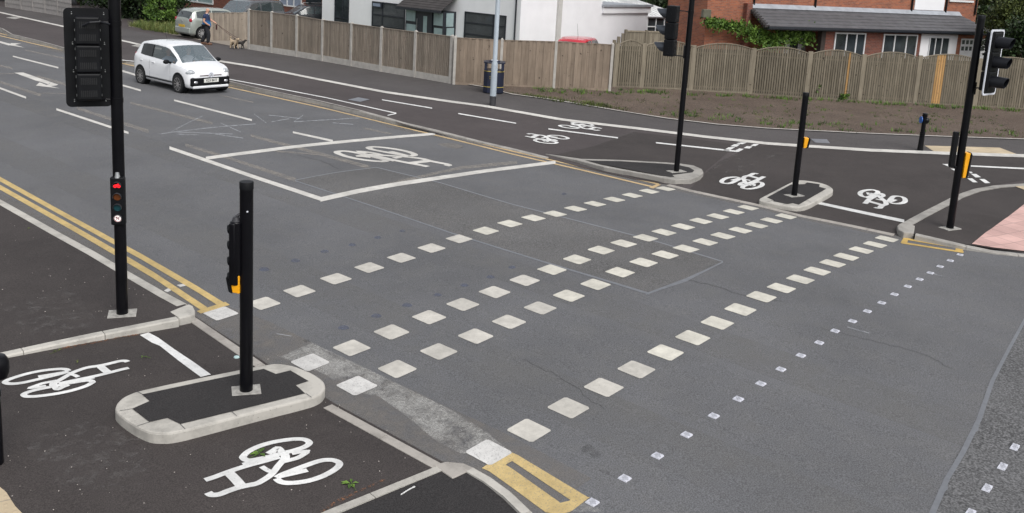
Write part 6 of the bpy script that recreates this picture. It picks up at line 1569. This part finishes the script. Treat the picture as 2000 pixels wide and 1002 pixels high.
# x forward, y left, z up
J = {}
def sk(spec, mat, name, root='a', sub=1):
    names = list(spec[0].keys()); vs = [spec[0][k][0] for k in names]; rs = [spec[0][k][1] for k in names]; es_ = [(names.index(a), names.index(b)) for a, b in spec[1]]
    return skin(name, vs, es_, rs, mat, man, names.index(root), sub)
body = {'pel': ((0, 0, .92), (.14, .11)), 'wai': ((0.01, 0, 1.06), (.145, .11)), 'che': ((0.02, 0, 1.28), (.165, .12)), 'nk0': ((0.02, 0, 1.43), (.07, .07)), 'nk1': ((.045, 0, 1.50), (.052, .052)), 'hd0': ((.065, 0, 1.575), (.082, .095)), 'hd1': ((.06, 0, 1.66), (.082, .095)), 'hd2': ((.055, 0, 1.70), (.045, .05)), 'nose': ((.16, 0, 1.60), .012),
 'hiR': ((0, -.09, .88), (.1, .1)), 'knR': ((.14, -.11, .50), .062), 'anR': ((.10, -.11, .1), .042), 'toR': ((.24, -.11, .04), .036),
 'hiL': ((0, .09, .88), (.1, .1)), 'knL': ((-.02, .11, .50), .062), 'anL': ((-.26, .11, .12), .042), 'toL': ((-.12, .11, .04), .036),
 'shR': ((.01, -.18, 1.38), .062), 'elR': ((-.05, -.28, 1.10), .052), 'wrR': ((.12, -.24, .97), .042), 'haR': ((.18, -.18, .93), .034),
 'shL': ((.01, .18, 1.38), .062), 'elL': ((.12, .28, 1.16), .052), 'wrL': ((.34, .23, 1.03), .042), 'haL': ((.40, .21, 1.0), .034)}
ed = [('pel', 'wai'), ('wai', 'che'), ('che', 'nk0'), ('nk0', 'nk1'), ('nk1', 'hd0'), ('hd0', 'hd1'), ('hd1', 'hd2'), ('hd0', 'nose')]
for s_ in 'RL': ed += [('pel', 'hi'+s_), ('hi'+s_, 'kn'+s_), ('kn'+s_, 'an'+s_), ('an'+s_, 'to'+s_), ('che', 'sh'+s_), ('sh'+s_, 'el'+s_), ('el'+s_, 'wr'+s_), ('wr'+s_, 'ha'+s_)]
for s_, h_ in (('R', (.18, -.18, .93)), ('L', (.40, .21, 1.0))):
    for k, (dy, L_) in enumerate(((-.03, .055), (-.01, .065), (.01, .06), (.028, .045))):
        n1 = f'f{s_}{k}'; body[n1] = ((h_[0]+L_*.7, h_[1]+dy, h_[2]-L_*.55), .009); ed.append(('ha'+s_, n1))
    body['t'+s_] = ((h_[0]+.02, h_[1]+(.045 if s_ == 'R' else -.045), h_[2]+.0), .01); ed.append(('ha'+s_, 't'+s_))
sk((body, ed), SKIN, 'body', 'pel', 1)
shirt = {k: body[k] for k in ('wai', 'che')}
shirt = {'lo': ((0, 0, .93), (.205, .19)), 'wai': ((.01, 0, 1.06), (.21, .19)), 'che': ((.02, 0, 1.28), (.235, .195)), 'nk': ((.02, 0, 1.43), (.11, .10)), 'shR': ((.01, -.215, 1.385), .10), 'uR': ((-.03, -.27, 1.21), .09), 'shL': ((.01, .215, 1.385), .10), 'uL': ((.07, .27, 1.24), .09)}
sk((shirt, [('lo', 'wai'), ('wai', 'che'), ('che', 'nk'), ('che', 'shR'), ('shR', 'uR'), ('che', 'shL'), ('shL', 'uL')]), shirtmat(), 'shirt', 'wai')
tro = {'pel': ((0, 0, .93), (.17, .155)), 'hiR': ((0, -.10, .86), (.14, .14)), 'knR': ((.14, -.11, .50), .105), 'anR': ((.10, -.11, .07), .08), 'hiL': ((0, .10, .86), (.14, .14)), 'knL': ((-.02, .11, .50), .105), 'anL': ((-.26, .11, .08), .08)}
sk((tro, [('pel', 'hiR'), ('hiR', 'knR'), ('knR', 'anR'), ('pel', 'hiL'), ('hiL', 'knL'), ('knL', 'anL')]), plain('black_trousers', (.014, .015, .02), .9), 'trousers', 'pel')
for s_, sy_, dx in (('R', -.1, 0), ('L', .1, -.22)):
    b_ = MB(); dx += .05*(sy_ < 0); b_.ell((.09+dx, sy_, .05), .16, .06, .06); b_.box(-.04+dx, .22+dx, sy_-.045, sy_+.045, 0, .03); b_.build('shoe', plain('brown_shoe', (.12, .06, .035), .7), man, smooth=True)
b_ = MB(); b_.cyl((.05, 0, 1.41), (.06, 0, 1.46), .085, .07, 16, caps=False); b_.build('white_collar', WHS, man, smooth=True)
b_ = MB()
for sy_ in (-1, 1): b_.ell((.05, sy_*.082, 1.595), .02, .012, .03); 
b_.build('ear', SKIN, man, smooth=True)
def dog(px_, py_, dirx, label, mat, s, curly=True):
    P = U(px_, py_, hp); hv = Vector(dirx).normalized(); r = empty('dog', (P.x, P.y, hp(P.x, P.y)+.01), label, 'dog', rz=math.atan2(hv.y, hv.x))
    D = {'ch': ((.16, 0, .33), (.085, .095)), 'mid': ((0, 0, .33), (.075, .085)), 'rump': ((-.17, 0, .33), (.08, .085)), 'nk': ((.25, 0, .42), .06), 'hd': ((.31, 0, .49), (.062, .065)), 'mz': ((.40, 0, .46), .032), 't0': ((-.25, 0, .40), .028), 't1': ((-.29, 0, .50), .035), 't2': ((-.22, 0, .56), .035)}
    E = [('mid', 'ch'), ('mid', 'rump'), ('ch', 'nk'), ('nk', 'hd'), ('hd', 'mz'), ('rump', 't0'), ('t0', 't1'), ('t1', 't2')]
    for q, sy_ in (('R', -1), ('L', 1)):
        D['sh'+q] = ((.15, sy_*.06, .25), .045); D['wr'+q] = ((.16+.04*sy_, sy_*.07, .12), .025); D['pf'+q] = ((.18+.04*sy_, sy_*.07, .025), .028)
        D['hp'+q] = ((-.14, sy_*.06, .25), .055); D['hk'+q] = ((-.23-.04*sy_, sy_*.07, .13), .026); D['pr'+q] = ((-.20-.04*sy_, sy_*.07, .025), .028)
        E += [('ch', 'sh'+q), ('sh'+q, 'wr'+q), ('wr'+q, 'pf'+q), ('rump', 'hp'+q), ('hp'+q, 'hk'+q), ('hk'+q, 'pr'+q)]
    nm = list(D); o = skin('body', [tuple(c*s for c in D[k][0]) for k in nm], [(nm.index(a), nm.index(b)) for a, b in E], [tuple(v*s for v in D[k][1]) if isinstance(D[k][1], tuple) else D[k][1]*s for k in nm], mat, r, nm.index('mid'), 1)
    if curly:
        tx = bpy.data.textures.new('fur', 'CLOUDS'); tx.noise_scale = .05; md = o.modifiers.new('fur', 'DISPLACE'); md.texture = tx; md.strength = .03*s
    b_ = MB()
    for sy_ in (-1, 1): b_.ell((.28*s, sy_*.065*s, .47*s), .025*s, .018*s, .055*s)
    b_.build('ear', mat, r, smooth=True); b_ = MB(); b_.ell((.435*s, 0, .468*s), .014*s, .014*s, .012*s); b_.build('nose', BLACKM, r, smooth=True)
    return r, P
FURT = plain('tan_fur', (.42, .33, .23), .95, .35, 30); FURD = plain('dark_fur', (.03, .027, .025), .95, .3, 30)
d1, DP1 = dog(457, 96, (.05, -1, 0), 'curly tan and cream dog on a lead beside the fence post', FURT, 1.0)
d2, DP2 = dog(468, 96, (.75, -.66, 0), 'small dark grey dog on a lead right of the tan dog', FURD, .85, False)
# lead
hand = Matrix.Translation(man.location) @ Matrix.Rotation(mang, 4, 'Z') @ Vector((.42, .21, .98))
ld = MB(); o0 = hand
for tgt in (DP1+Vector((0, -.2, .45)), DP2+Vector((.1, -.1, .38))): ld.tube([(0, 0, 0), tuple((tgt-o0)*.5+Vector((0, 0, -.03))), tuple(tgt-o0)], .008, 5)
ld.box(-.03, .03, -.02, .02, -.28, -.04)
lo = ld.build('dog_lead', plain('red_black_lead', (.05, .012, .012), .6), None); lo.location = hand; tag(lo, 'dark dog lead running from the man to both dogs', 'dog lead')
